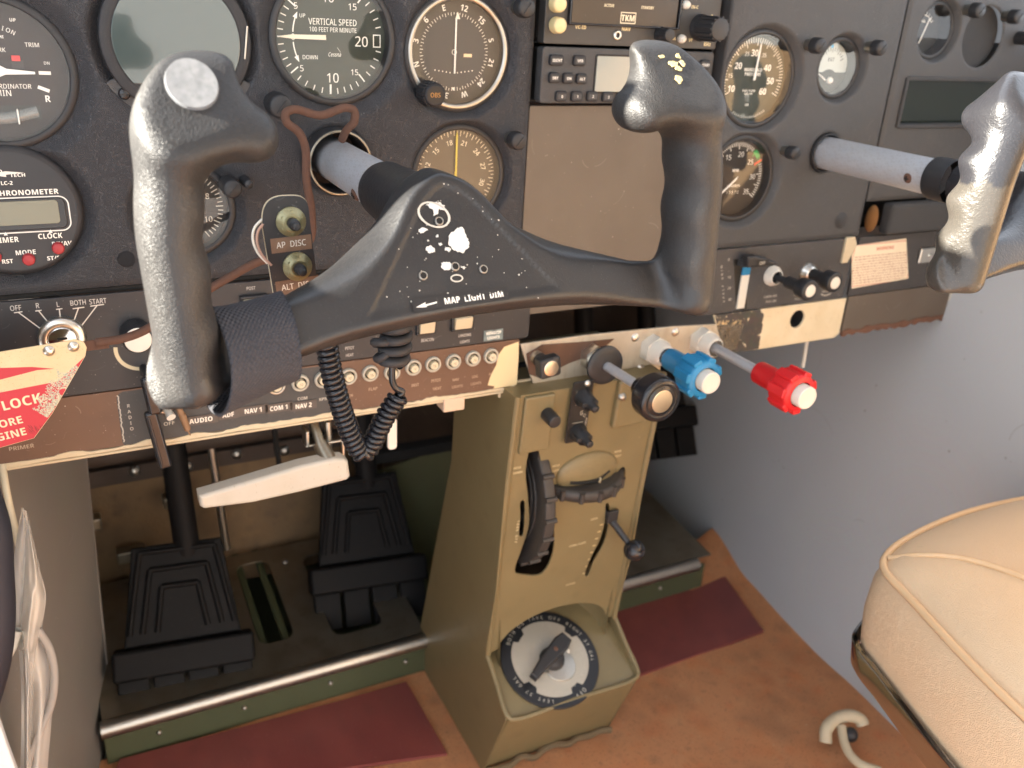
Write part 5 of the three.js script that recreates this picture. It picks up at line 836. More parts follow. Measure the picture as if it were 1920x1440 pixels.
// the right-hand wheel: same casting, glossier paint, the lower part of its grip worn to a sandy speckle
{
  const t = thing('copilot_control_yoke', 'second control yoke at the right picture edge on a polished silver shaft', 'control yoke', V(0.639, -0.1136, 0)); t.rotation.z = -5 * RAD;
  const g = sdfMesh((x, y, z) => yokeField(x, y, z, true), [-0.17, -0.075, 0.085], [0.17, 0.10, 0.262], 0.0021, (x, y, z) => {
    const jag = 0.004 * noise3(x * 120, z * 160, 4) + 0.010 * noise3(x * 40, z * 60, 7), b = noise3(x * 60, y * 60, z * 60);
    return x < -0.112 && y < 0.008 + jag ? [0.24 + 0.10 * b, 0.215 + 0.09 * b, 0.175 + 0.08 * b] : [0.10, 0.10, 0.112];
  });
  part('wheel', g.translate(0, 0, -0.1).scale(0.93, 0.93, 0.93).translate(0, 0, 0.137), std({ vertexColors: true, map: speckMap, roughness: 0.28, bumpMap: castH, bumpScale: 0.0003 }), t);
  part('shaft', turn([[0.0145, -0.06], [0.0145, 0.124]], 40), M.shaft, t);
  part('neck_sleeve', turn([[0.0147, 0.120], [0.0166, 0.1205], [0.0172, 0.124], [0.0175, 0.14]], 40), M.black, t);
  part('panel_collar', turn([[0.0178, -0.004], [0.0180, 0.002], [0.0168, 0.003], [0.0155, 0.0]], 40), M.black, t);
  shaftScrew(0.106, 1.85, t, M.rust);
}
// woven hook-and-loop strap round the left arm of the wheel
{
  const t = thing('woven_strap', 'dark woven strap wrapped round the left arm of the pilot yoke', 'strap', V(0.176, -0.108, 0)); t.rotation.z = TH;
  const g = new THREE.BufferGeometry(), nu = 96, nv = 24, pos = [], uv = [], ix = [];
  const pt = (a, v, r) => { const x = lerp(-0.126, -0.0885, v), flare = 1 + 0.16 * Math.pow(1 - v, 2), cy = lerp(-0.0440, -0.0405, v), cz = lerp(0.2205, 0.2135, v), w = 1 + 0.03 * Math.sin(3 * a + 1) + 0.02 * Math.sin(5 * a + 4 * v); return V(x + 0.005 * Math.cos(a - 0.6) * (1 - v), cy + Math.sin(a) * (0.0205 * flare * w + r), cz + Math.cos(a) * (0.0212 * flare * w + r)); };
  for (const r of [0.0012, -0.0006]) for (let j = 0; j <= nv; j++) for (let i = 0; i <= nu; i++) { const p = pt(i / nu * Math.PI * 2, j / nv, r); pos.push(p.x, p.y, p.z); uv.push(i / nu * 0.125, j / nv * 0.038); }
  const o = (nv + 1) * (nu + 1); for (let s = 0; s < 2; s++) for (let j = 0; j < nv; j++) for (let i = 0; i < nu; i++) { const a = s * o + j * (nu + 1) + i, b = a + 1, c = a + nu + 1, d = c + 1; if (s) ix.push(a, b, c, b, d, c); else ix.push(a, c, b, b, c, d); }
  for (const j of [0, nv]) for (let i = 0; i < nu; i++) { const a = j * (nu + 1) + i, b = a + 1; ix.push(a, b, a + o, b, b + o, a + o); }
  g.setAttribute('position', new THREE.Float32BufferAttribute(pos, 3)); g.setAttribute('uv', new THREE.Float32BufferAttribute(uv, 2)); g.setIndex(ix); g.computeVertexNormals();
  part('band', g, std({ map: canvasTex(512, 256, (c, w, h) => { worn([52, 52, 58], { tints: [[66, 65, 68], [42, 42, 47]], specks: 300, speck: [120, 118, 116], scratch: 10, blotch: 60 })(c, w, h); }, 0.06), roughness: 0.85, bumpMap: weaveH, bumpScale: 0.0009, side: THREE.DoubleSide }), t);
}
// switch plate with two push buttons and tape labels
{
  const z = 0.152, P = (px, py) => atZ(px, py, z), c = P(545, 470), t = thing('autopilot_switch_plate', 'upright switch plate marked AP DISC and ALT DISC behind the yoke', 'switch plate', V(c.x, c.y, z)), f = (px, py) => P(px, py).sub(t.position);
  const a = f(493, 425), b = f(520, 590), d = f(602, 560), e = f(580, 402), top = f(535, 368), s = new THREE.Shape();
  s.moveTo(b.x, b.y); s.lineTo(a.x, a.y); s.bezierCurveTo(a.x, a.y + 0.011, top.x - 0.009, top.y, top.x, top.y); s.bezierCurveTo(top.x + 0.008, top.y, e.x, e.y + 0.010, e.x, e.y); s.lineTo(d.x, d.y - 0.01); s.closePath();
  part('backing', slab(s, 0.0018, -0.0012, 0.0005), M.cream, t).scale.set(1.018, 1.008, 1);
  part('plate', slab(s, 0.0014, 0, 0.0003), M.blackMatte, t);
  for (const [px, py, nm] of [[545, 415, 0], [557, 499, 1]]) { const p = f(px, py); const b2 = part('push_button', [turn([[0.0078, 0], [0.0078, 0.0016], [0.006, 0.0024], [0.0056, 0.0042], [0.0042, 0.005]], 30, p.x, p.y, 0), hexNut(0.0062, 0.0026, p.x, p.y, 0.0012)], (M.olive ||= std({ map: canvasTex(128, 128, worn([150, 146, 112], { tints: [[118, 112, 80], [176, 172, 140]], blotch: 60, specks: 40, speck: [70, 62, 40] }), 0.03), metalness: 0.6, roughness: 0.4 })), t); part('plunger', turn([[0.0030, 0.004], [0.0030, 0.0085], [0.0022, 0.009], [0.0022, 0.0125], [0.0016, 0.0132], [0, 0.0132]], 20, p.x, p.y, 0), M.black, b2); void nm; }
  for (const [str, px, py, rot] of [['AP  DISC', 546, 457, 0.16], ['ALT  DISC', 558, 535, 0.20]]) { const p = f(px, py); part('tape_label', new THREE.PlaneGeometry(str[1] === 'P' ? 0.0215 : 0.0235, 0.0080).rotateZ(rot * 0.35).translate(p.x, p.y, 0.0004), std({ map: canvasTex(300, 104, (g, w, h) => { worn(str[1] === 'P' ? [120, 92, 72] : [104, 80, 64], { tints: [[136, 106, 82], [80, 66, 58]], specks: 40, scratch: 10, blotch: 40 })(g, w, h); txt(g, str, w / 2, h / 2, 58, { color: '#e4e0d6', sx: str[1] === 'P' ? 0.98 : 0.9, weight: 'normal' }); }), roughness: 0.5 }), t); }
  const w1 = [f(494, 412), f(478, 428), f(474, 448), f(482, 472), f(500, 492)].map((v, i) => v.setZ(-0.002 + 0.001 * i));
  part('wire', pipe(w1, 0.0007, 24, 6), M.white, t); part('wire', pipe(w1.map((v) => v.clone().add(V(0.0018, -0.001, 0.001))), 0.0007, 24, 6), std({ color: lin(0.42, 0.26, 0.2), roughness: 0.6 }), t);
}
// control lock: bent rusty rod with a red warning flag
{
  const t = thing('control_lock', 'rusty bent control lock rod with a red and cream warning flag', 'control lock', atZ(60, 730, 0.045));
  const W = [[641, 262, 0.028], [650, 244, 0.036], [664, 228, 0.040], [664, 208, 0.040], [648, 202, 0.040], [600, 216, 0.041], [552, 205, 0.041], [536, 212, 0.041], [537, 228, 0.042], [560, 248, 0.043], [572, 275, 0.044], [575, 340, 0.048], [584, 400, 0.052], [580, 452, 0.056], [545, 478, 0.058], [488, 490, 0.056], [430, 520, 0.054], [370, 556, 0.052], [300, 602, 0.049], [262, 624, 0.047], [225, 636, 0.046], [180, 642, 0.045]].map(([x, y, z]) => atZ(x, y, z).sub(t.position));
  part('rod', pipe(W, 0.00265, 260, 12), M.rust, t);
  const e = W[W.length - 1]; part('flattened_end', frame(box(0.022, 0.0066, 0.0014, 0, 0, 0, 0.0006), e.clone().add(V(-0.004, -0.0016, 0)), V(0.99, 0.02, 0).normalize(), V(-0.02, 0.99, 0).normalize()), M.rust, t);
  const F = (px, py) => { const p = atZ(px, py, 0.046); return [p.x, p.y]; }, o = [[-60, 672], [0, 660], [142, 637], [157, 641], [163, 652], [160, 668], [98, 776], [64, 822], [0, 840], [-60, 856]], q = o.map(([x, y]) => F(x, y)), xs = q.map((v) => v[0]), ys = q.map((v) => v[1]), bb = [Math.min(...xs), Math.min(...ys), Math.max(...xs), Math.max(...ys)];
  const m = printed(...bb, 6500, worn([206, 186, 148], { tints: [[192, 168, 126], [216, 200, 166]], specks: 1500, speck: [130, 104, 74], scratch: 40, blotch: 200 }), (s) => {
    const g = s.g; s.fill([[-60, 704], [0, 690], [60, 688], [102, 691.5], [70, 694], [0, 712], [-60, 728]], '#b32f3c');
    s.fill([[-60, 752], [0, 736], [110, 715], [160, 668], [98, 778], [64, 824], [0, 842], [-60, 860]], '#b8303e');
    const sl = -0.118; s.text('CONTROL LOCK', [78, 745], 6.3, { color: '#dccfae', align: 'right', rot: sl }); s.text('REMOVE BEFORE', [43, 786], 5.0, { color: '#dccfae', align: 'right', rot: sl }); s.text('STARTING ENGINE', [50, 808], 5.0, { color: '#dccfae', align: 'right', rot: sl });
    for (let k = 0; k < 1500; k++) { const u = rnd(), e2 = Math.pow(rnd(), 1.6) * (26 + 14 * noise3(u * 9, 1, 4)), px = lerp(150, 88, u), py = lerp(690, 782, u), p = atZ(px - e2 * 0.85, py - e2 * 0.5, 0.046); if (noise3(u * 6, e2 * 0.03, 8) < 0.28) continue; g.fillStyle = ['#b7b59c', '#a9aa98', '#c4bfa4', '#9aa396'][k % 4]; g.fillRect(s.X(p.x), s.Y(p.y), 2 + 4 * rnd(), 2 + 4 * rnd()); }
    for (let k = 0; k < 300; k++) { g.fillStyle = `rgba(226,204,176,${0.2 + 0.6 * rnd()})`; g.fillRect(rnd() * 2000, rnd() * 900, 1 + 2 * rnd(), 1 + 2 * rnd()); }
    for (let k = 0; k < 60; k++) { g.strokeStyle = 'rgba(70,24,28,0.55)'; g.lineWidth = 1; const p = F(50 + 40 * rnd(), 795 + 16 * rnd()); g.beginPath(); g.moveTo(s.X(p[0]), s.Y(p[1])); g.lineTo(s.X(p[0]) + 6, s.Y(p[1]) + 14); g.stroke(); }
  }, { z: 0.046, mat: { roughness: 0.5 } });
  const fl = slab(poly(q), 0.0011, 0.046, 0.0003); const flag = part('flag', fl, m, t); flag.position.copy(t.position).negate();
  for (const [px, py] of [[92, 659], [138, 651]]) { const p = atZ(px, py, 0.047).sub(t.position); part('rivet', turn([[0, 0.0022], [0.0016, 0.0020], [0.0032, 0.0008], [0.0034, 0]], 18, p.x, p.y, 0.001), M.brushed, t); }
}
// coiled cords under the hub
function helix(path, R, r, turns, seg) {
  const c = new THREE.CatmullRomCurve3(path, false, 'centripetal'), fr = c.computeFrenetFrames(seg, false), pts = [];
  for (let i = 0; i <= seg; i++) { const u = i / seg, p = c.getPointAt(u), a = u * turns * 2 * Math.PI; pts.push(p.addScaledVector(fr.normals[i], R * Math.cos(a)).addScaledVector(fr.binormals[i], R * Math.sin(a))); }
  return new THREE.TubeGeometry(new THREE.CatmullRomCurve3(pts), seg, r, 8, false);
}
{
  const Z = 0.135, t = thing('coiled_cord', 'glossy black coiled cord hanging in a V below the yoke hub', 'cord', atZ(685, 868, Z)), f = (px, py, z = Z) => atZ(px, py, z).sub(t.position);
  part('coil', helix([f(612, 640), f(620, 690), f(634, 745), f(650, 795), f(664, 828), f(680, 850), f(694, 838), f(708, 810), f(726, 775), f(748, 742)], 0.0049, 0.00195, 34, 900), M.blackGloss, t);
  part('lead', pipe([f(748, 742), f(755, 735), f(742, 728), f(736, 715), f(735, 690), f(738, 650), f(742, 630)], 0.0021, 50, 10), M.blackGloss, t);
}
{
  const Z = 0.165, t = thing('strain_relief_coil', 'thick dark grey spiral cord sleeve under the yoke hub', 'cord', atZ(740, 690, Z)), f = (px, py, z = Z) => atZ(px, py, z).sub(t.position);
  part('spiral', helix([f(744, 600), f(743, 625), f(741, 650), f(738, 672), f(735, 686)], 0.0068, 0.0031, 4.2, 160), M.blackMatte, t);
  part('spiral_tail', helix([f(722, 625), f(715, 650), f(722, 672)], 0.0042, 0.0026, 2, 60), M.blackMatte, t);
}

// ---------------------------------------------------------------- pedestal
M.olivePaint = std({ map: canvasTex(1024, 1024, worn([120, 107, 76], { tints: [[130, 117, 84], [110, 97, 68], [98, 86, 60]], specks: 500, speck: [170, 152, 116], scratch: 150, blotch: 320, big: 1.2, str: 1.3 }), 0.3), roughness: 0.42, bumpMap: castH, bumpScale: 0.0001 });
{
  const t = thing('centre_pedestal', 'olive tan painted metal pedestal with trim wheels standing on the carpet', 'pedestal', V(0.3945, FL, 0)), yo = FL;
  const xl = 0.319, xr = 0.470, S = (px, py, x) => { const p = atX(px, py, x); return [p.z, p.y - yo]; };
  const side = (pts, x) => { const s = poly(pts.map(([z, y]) => [-z, y])); return frame(slab(s, 0.002, 0, 0.0004), V(x - 0.3945, 0, 0), V(0, 0, -1), V(0, 1, 0)); };   // shape axes: u = -z, v = y, normal = +x... thickness along x
  const Lp = [[0.0205, 0.443], [0.0142, 0.3618], [0.0068, 0.234], [-0.0081, 0.148], [0.0429, 0.1096], [-0.0028, -0.004], [-0.1986, -0.004], [-0.1454, 0.181], [-0.105, 0.319], [-0.0986, 0.436], [-0.06, 0.443]];
  part('side_panel', side(Lp, xl), M.olivePaint, t);
  part('side_panel', side(Lp, xr), M.olivePaint, t);
  // front plate with slots for the wheels
  const A = V(0, -0.302, 0.0207), B = V(0, -0.5969, -0.0087), uy = A.clone().sub(B).normalize(), n = V(1, 0, 0).cross(uy), O = V(0.3945, B.y, B.z);
  const q = (px, py) => { const v = onPlane(px, py, O, n).sub(O); return [v.x, v.dot(uy)]; }, F = (g, dz = 0) => frame(g, V(0, O.y - yo, O.z).addScaledVector(n, dz), V(1, 0, 0), uy);
  const H = A.distanceTo(B), W = xr - xl, s = new THREE.Shape(); s.moveTo(-W / 2, 0); s.lineTo(-W / 2, H); s.lineTo(W / 2, H); s.lineTo(W / 2, 0); s.lineTo(W / 2 - 0.012, 0.004); s.bezierCurveTo(W / 2 - 0.02, 0.05, -W / 2 + 0.02, 0.05, -W / 2 + 0.012, 0.004); s.closePath();
  const smooth = (pts) => new THREE.CatmullRomCurve3(pts.map((p) => V(p[0], p[1], 0)), true, 'centripetal').getPoints(48).map((v) => [v.x, v.y]);
  const trimSlot = smooth([[996, 842], [1008, 843], [1016, 880], [1022, 930], [1038, 985], [1036, 1040], [1016, 1076], [985, 1078], [966, 1072], [976, 1036], [992, 985], [990, 930], [986, 880]].map((p) => q(...p)));
  const rudSlot = smooth([[1033, 908], [1070, 922], [1110, 924], [1145, 908], [1162, 880], [1170, 876], [1172, 890], [1160, 918], [1125, 938], [1080, 938], [1036, 926]].map((p) => q(...p)));
  const cowlSlot = smooth([[1137, 944], [1142, 946], [1141, 985], [1132, 1020], [1114, 1052], [1102, 1080], [1097, 1080], [1108, 1046], [1124, 1014], [1134, 980]].map((p) => q(...p)));
  const indSlot = smooth([[977, 940], [982, 938], [984, 972], [980, 1005], [975, 1005], [976, 970]].map((p) => q(...p)));
  for (const h of [trimSlot, rudSlot, cowlSlot, indSlot]) s.holes.push(win(h.slice().reverse()));
  const box0 = 0, ppm = 3200;
  const m = (() => { const w = Math.round(0.16 * ppm), hh = Math.round((H + 0.002) * ppm); const tx = canvasTex(w, hh, (g) => {
    worn([120, 107, 76], { tints: [[130, 117, 84], [110, 97, 68], [100, 88, 62]], specks: 120, speck: [178, 156, 112], scratch: 30, blotch: 120, big: 1.5 })(g, w, hh);
    const T = (str, px, py, mm, rot = 0) => { const v = q(px, py); txt(g, str, (v[0] + 0.08) * ppm, (H + 0.002 - v[1]) * ppm, mm * ppm / 1000 / 0.72, { color: '#d9cba4', weight: 'normal', rot }); };
    T('NOSE', 970, 877, 2.2); T('DOWN', 971, 886, 2.2); T('NOSE', 1043, 873, 2.2); T('LEFT', 1043, 882, 2.2); T('NOSE', 1159, 846, 2.2); T('RIGHT', 1158, 855, 2.2); T('OPEN', 1114, 973, 2.2); T('COWL FLAPS', 1083, 1021, 2.4); T('CLOSED', 1070, 1095, 2.2);
    for (let k = 0; k < 8; k++) { const v = q(1128 - 4.6 * k, 984 + 13 * k); g.fillStyle = '#cdbb8c'; g.fillRect((v[0] + 0.08) * ppm - 6, (H + 0.002 - v[1]) * ppm - 2, 12, 4); }
    const tk = q(969, 1000); 'TAKE OFF'.split('').forEach((ch, i) => txt(g, ch, (tk[0] + 0.08) * ppm, (H + 0.002 - tk[1]) * ppm + (i - 4) * 11, 11, { color: '#d9cba4', rot: 1.57 }));
  }); tx.repeat.set(1 / 0.16, 1 / (H + 0.002)); tx.offset.set(0.5, 0); return std({ map: tx, roughness: 0.42, bumpMap: castH, bumpScale: 0.0001 }); })(); void box0;
  part('front_plate', F(slab(s, 0.002, 0, 0.0004)), m, t);
  part('inner_wall', F(box(W - 0.004, H, 0.002, 0, H / 2, -0.055)), M.deep, t);
  for (const sx of [-1, 1]) part('corner_bead', F(rod(V(sx * (W / 2 - 0.001), 0.0, 0), V(sx * (W / 2 - 0.001), H, 0), 0.0032, 10)), M.olivePaint, t);
  { // raised boxes at the top of the plate
    const a = q(1142, 800), b = q(1222, 700), c = q(970, 850), d = q(1040, 735); part('raised_pad', F(box(b[0] - a[0], b[1] - a[1], 0.008, (a[0] + b[0]) / 2, (a[1] + b[1]) / 2, 0.002, 0.003)), M.olivePaint, t); part('raised_pad', F(box(d[0] - c[0], d[1] - c[1], 0.005, (c[0] + d[0]) / 2, (c[1] + d[1]) / 2, 0.001, 0.002)), M.olivePaint, t);
  }
  // lower bowl, shelf and apron
  part('bowl', new THREE.CylinderGeometry(0.066, 0.061, 0.09, 48, 1, true, Math.PI / 2, Math.PI).translate(0, 0.157, -0.004), (M.oliveBoth = Object.assign(M.olivePaint.clone(), { side: THREE.DoubleSide })), t);
  const sy = (z) => 0.1096 + (0.0429 - z) * 0.47;
  part('shelf', quadSheet(V(-W / 2, sy(0.0429), 0.0429), V(W / 2, sy(0.0429), 0.0429), V(W / 2, sy(-0.08), -0.08), V(-W / 2, sy(-0.08), -0.08), 0.003, 4, 4), M.olivePaint, t);
  part('shelf_rim', [pipe([V(-W / 2, 0.148, -0.008), V(-W / 2, 0.132, 0.0145), V(-W / 2, 0.113, 0.0422), V(-W / 2 + 0.006, 0.1102, 0.0448), V(0, 0.1102, 0.045), V(W / 2 - 0.006, 0.1102, 0.0448), V(W / 2, 0.113, 0.0422), V(W / 2, 0.132, 0.0145), V(W / 2, 0.148, -0.008)], 0.0026, 60, 10)], M.olivePaint, t);
  part('apron', quadSheet(V(-W / 2, -0.004, -0.0028), V(W / 2, -0.004, 0.001), V(W / 2, 0.110, 0.0434), V(-W / 2, 0.110, 0.0434), 0.002, 16, 8, 0.004), M.olivePaint, t);
  part('frayed_carpet_edge', pipe([...Array(12)].map((_, i) => V(-W / 2 + i * W / 11, 0.004 + 0.005 * rnd(), 0.004 + 0.006 * rnd())), 0.0035, 60, 8), (M.fray = std({ map: canvasTex(128, 128, worn([170, 146, 110], { tints: [[196, 176, 140], [120, 84, 58]], blotch: 120, specks: 80, big: 0.5 }), 0.03), roughness: 1, bumpMap: fleckH, bumpScale: 0.002 })), t);
  part('top_cap', box(W, 0.003, 0.115, 0, 0.4415, -0.038, 0.001), M.olivePaint, t);
  // dome over the rudder trim wheel with its curved indicator slot
  const dc = q(1100, 884); part('indicator_dome', F(new THREE.SphereGeometry(1, 40, 24).scale(0.033, 0.021, 0.0085).translate(dc[0], dc[1] + 0.001, 0.0)), M.olivePaint, t);
  { const a = [q(1062, 898), q(1085, 896), q(1110, 891), q(1136, 876)].map((v, i) => V(v[0], v[1], [0.0056, 0.0078, 0.0078, 0.0052][i])); part('indicator_slot', F(pipe(a, 0.0021, 30, 8)), M.deep, t); const p = q(1115, 893); part('indicator_pointer', F(box(0.0016, 0.011, 0.003, p[0], p[1] - 0.001, 0.0085, 0.0005)), M.cream, t); }
  const rubber = (M.rubber = std({ map: canvasTex(128, 128, worn([52, 49, 48], { tints: [[70, 66, 62], [38, 36, 36]], specks: 60, blotch: 60 }), 0.04), roughness: 0.55 }));
  { // elevator trim wheel, turning about the lateral axis
    const R = 0.081, c0 = q(1007, 962), cw = V(0, O.y - yo, O.z).addScaledVector(V(1, 0, 0), c0[0]).addScaledVector(uy, c0[1]).addScaledVector(n, -R + 0.025);
    const w = part('elevator_trim_wheel', [turn([[R * 0.3, 0.003], [R * 0.8, 0.0035], [R * 0.86, 0.0055], [R * 0.98, 0.0055], [R, 0.004], [R, -0.004], [R * 0.98, -0.0055], [R * 0.86, -0.0055], [R * 0.8, -0.0035], [R * 0.3, -0.003]], 72).rotateY(Math.PI / 2), ...[0.5, 0.62, 0.72].map((k) => new THREE.TorusGeometry(R * k, 0.0012, 6, 60).rotateY(Math.PI / 2).translate(-0.0034, 0, 0))], rubber, t); w.position.copy(cw);
    const bumps = []; for (let k = 0; k < 24; k++) bumps.push(rod(V(-0.0056, 0, 0), V(0.0056, 0, 0), 0.0026, 10).translate(0, R * Math.sin(k * Math.PI / 12), R * Math.cos(k * Math.PI / 12))); part('finger_bumps', merge(bumps), rubber, w);
  }
  { // rudder trim wheel, nearly flat, turning about the plate's long axis
    const R = 0.0457, c0 = q(1101, 905), cw = V(0, O.y - yo, O.z).addScaledVector(V(1, 0, 0), c0[0]).addScaledVector(uy, c0[1]).addScaledVector(n, -0.022);
    const g = (x) => frame(x, V(0, 0, 0), V(1, 0, 0), uy.clone());
    const w = part('rudder_trim_wheel', g(turn([[R * 0.5, 0.004], [R * 0.86, 0.0045], [R * 0.9, 0.0055], [R, 0.0050], [R * 1.01, 0], [R, -0.0050], [R * 0.9, -0.0055], [R * 0.5, -0.004]], 60).rotateX(Math.PI / 2)), rubber, t); w.position.copy(cw);
    const bumps = []; for (let k = 0; k < 16; k++) bumps.push(rod(V(0, -0.0052, 0), V(0, 0.0052, 0), 0.0026, 10).translate(R * Math.sin(k * Math.PI / 8), 0, R * Math.cos(k * Math.PI / 8))); part('finger_bumps', g(merge(bumps)), rubber, w);
  }
  { // cowl flap lever with ball
    const a = q(1138, 962), b = q(1150, 985); const pa = V(a[0], a[1], -0.01), pb = V(b[0] + 0.004, b[1] - 0.006, 0.026);
    const l = part('cowl_flap_lever', F(merge([rod(pa, pb, 0.004, 10, 0.003), box(0.012, 0.014, 0.004, a[0] + 0.004, a[1] - 0.002, 0.004, 0.001)])), M.black, t); part('ball_knob', F(new THREE.SphereGeometry(0.0105, 28, 20).translate(pb.x + 0.002, pb.y - 0.003, pb.z + 0.005)), M.blackGloss, l);
  }
  { const p = q(1022, 772); part('light_knob', [F(turn([[0.0062, 0], [0.0062, 0.008], [0.0058, 0.015], [0.0048, 0.016], [0, 0.016]], 24, p[0], p[1], 0.003))], M.black, t); const p2 = q(1160, 738); part('rivet', F(turn([[0, 0.004], [0.003, 0.0034], [0.0042, 0]], 16, p2[0], p2[1], 0.005)), M.steel, t); }
  { // narrow black switch plate with two knobs
    const a = q(1053, 826), b = q(1108, 706), pw = b[0] - a[0], ph = b[1] - a[1], cx = (a[0] + b[0]) / 2, cy = (a[1] + b[1]) / 2, tx = canvasTex(160, 420, (g, w, h) => { worn([30, 29, 28], { tints: [[44, 42, 40]], specks: 40, scratch: 10, blotch: 30 })(g, w, h); for (const [str, x, y, k, r] of [['OXYGEN', 146, 120, 22, 1.57], ['L', 30, 60, 26, 0], ['R', 30, 110, 24, 0], ['G', 96, 214, 40, 0], ['O', 124, 236, 30, 0], ['PEDESTAL', 146, 300, 20, 1.57]]) txt(g, str, x, y, k, { rot: r, color: '#cfc6b2', weight: 'normal' }); g.strokeStyle = '#cfc6b2'; g.lineWidth = 3; for (const y of [150, 280]) { g.beginPath(); g.moveTo(30, y); g.lineTo(120, y); g.stroke(); } });
    const pl = part('switch_plate', F(slab(rrect(a[0], a[1], b[0], b[1], 0.002), 0.002, 0.0062, 0.0005)), M.black, t); part('lettering', F(new THREE.PlaneGeometry(pw * 0.94, ph * 0.97).translate(cx, cy, 0.0067)), std({ map: tx, roughness: 0.5 }), pl);
    for (const [px, py, r] of [[1086, 738, 0.0072], [1076, 803, 0.0072]]) { const p = q(px, py); part('selector_knob', F(merge([turn([[r * 1.2, 0.006], [r * 1.2, 0.009], [r, 0.011], [r * 0.95, 0.019], [r * 0.5, 0.020], [r * 0.5, 0.028], [r * 0.3, 0.029], [0, 0.029]], 24, p[0], p[1], 0), box(r * 2.2, r * 0.6, 0.009, p[0], p[1], 0.0155, 0.001)])), M.black, pl); }
    const sc = q(1094, 712); part('screw', F(turn([[0, 0.009], [0.0024, 0.0085], [0.003, 0.0066]], 14, sc[0], sc[1], 0)), M.brushed, pl);
  }
  { // fuel selector on the sloping shelf
    const nn = V(0, 1, 0.47).normalize(), so = V(0.3945, yo + sy(0.0), 0.0), pc = onPlane(1030, 1237, so, nn).sub(V(0.3945, yo, 0)), us = V(1, 0, 0), vs = nn.clone().cross(us), FS = (g) => frame(g, pc.clone().addScaledVector(nn, 0.0008), us, vs), R = 0.0525;
    const d = part('fuel_selector_plate', FS(turn([[R, 0], [R, 0.0016], [R - 0.001, 0.0022], [0, 0.0022]], 72)), M.blackMatte, t);
    part('fuel_selector_dial', FS(new THREE.CircleGeometry(R - 0.001, 72).translate(0, 0, 0.0028)), std({ map: canvasTex(512, 512, (g) => {
      const c = 256; g.fillStyle = '#26282b'; g.fillRect(0, 0, 512, 512); worn([38, 40, 44], { tints: [[52, 53, 56]], specks: 50, scratch: 10, blotch: 30 })(g, 512, 512);
      g.fillStyle = '#b5aea0'; g.beginPath(); for (let k = 0; k <= 120; k++) { const a = k / 120 * 6.2832, notch = [2.2, 0.55, -1.25, 3.75].some((v) => Math.abs(((a - v + 9.4248) % 6.2832) - 3.1416) < 0.16) ? 26 : 0, r = 204 - notch; g.lineTo(c + r * Math.cos(a), c - r * Math.sin(a)); } g.fill();
      for (let k = 0; k < 200; k++) { const a = k / 200 * 6.2832, r0 = 96 + 14 * rnd(), r1 = 170 + 16 * rnd(); tick(g, c, r0, r1, a, 2, k % 2 ? '#ccc6b8' : '#9a9384'); }
      arcText(g, 'BOTH ON TAKE OFF', c, 226, 2.5, 0.105, 26, { weight: 'normal', color: '#d4cdbc' }); arcText(g, 'RIGHT 37 GAL', c, 226, 0.72, 0.095, 24, { weight: 'normal', color: '#d4cdbc' }); arcText(g, 'OFF', c, 226, -1.12, 0.11, 28, { weight: 'normal', color: '#d4cdbc' }); arcText(g, 'LEFT 37 GAL', c, 226, -1.95, 0.1, 24, { weight: 'normal', color: '#d4cdbc' });
    }), roughness: 0.4, metalness: 0.25 }), t); void d;
    const ang = 0.50, h = part('fuel_selector_handle', FS(merge([turn([[0.0135, 0.003], [0.012, 0.008], [0.010, 0.013], [0, 0.0135]], 28, 0.001, -0.002, 0), slab(poly([[-0.038, -0.005], [-0.018, -0.0062], [0.012, -0.0085], [0.022, -0.0062], [0.022, 0.0062], [0.012, 0.0085], [-0.018, 0.0062], [-0.038, 0.003]]), 0.009, 0.022, 0.0022, 3).rotateZ(ang)])), M.black, t);
    part('handle_screw', FS(turn([[0, 0.0238], [0.0016, 0.0235], [0.0026, 0.022]], 12, 0.001, 0.001, 0)), M.rust, h);
    part('hub_disc', FS(turn([[0.017, 0.0030], [0.0165, 0.0048], [0, 0.0048]], 36, 0.006, -0.010, 0)), M.steel, t); part('stop_pin', FS(turn([[0.0024, 0.0028], [0.0022, 0.0062], [0, 0.007]], 14, 0.021, 0.0015, 0)), M.white, t);
  }
}
// ---------------------------------------------------------------- parking brake handle
{
  const z = 0.01, t = thing('parking_brake_handle', 'pale grey flat parking brake handle sticking out below the breaker strip', 'handle', atZ(520, 900, z)), f = (px, py, zz = z) => atZ(px, py, zz).sub(t.position);
  const top = [[370, 922], [470, 893], [560, 866], [620, 853], [640, 853], [648, 858], [652, 886], [646, 893], [560, 915], [470, 935], [380, 946], [373, 942]].map((p) => f(...p));
  part('grip', slab(poly(top), 0.015, 0.0075, 0.003, 4), std({ map: canvasTex(512, 256, worn([182, 176, 164], { tints: [[168, 156, 136], [192, 188, 178]], specks: 240, speck: [120, 96, 70], scratch: 40, blotch: 80 }), 0.12), roughness: 0.45 }), t);
  const s = f(612, 858, 0); part('stem', [rod(V(s.x, s.y, 0.002), V(s.x - 0.004, s.y + 0.012, -0.012), 0.007, 16, 0.006), rod(V(s.x - 0.004, s.y + 0.012, -0.012), V(s.x - 0.006, s.y + 0.03, -0.03), 0.004, 12)], M.sheetMetal, t);
  const b = f(600, 815, -0.02); part('bracket', [box(0.032, 0.0022, 0.014, b.x, b.y, -0.02), box(0.003, 0.014, 0.014, b.x - 0.014, b.y + 0.006, -0.02), box(0.003, 0.016, 0.003, b.x + 0.014, b.y - 0.008, -0.014), rod(V(b.x + 0.004, b.y + 0.016, -0.02), V(b.x + 0.004, b.y - 0.012, -0.02), 0.0028, 10)], M.steel, t);
}
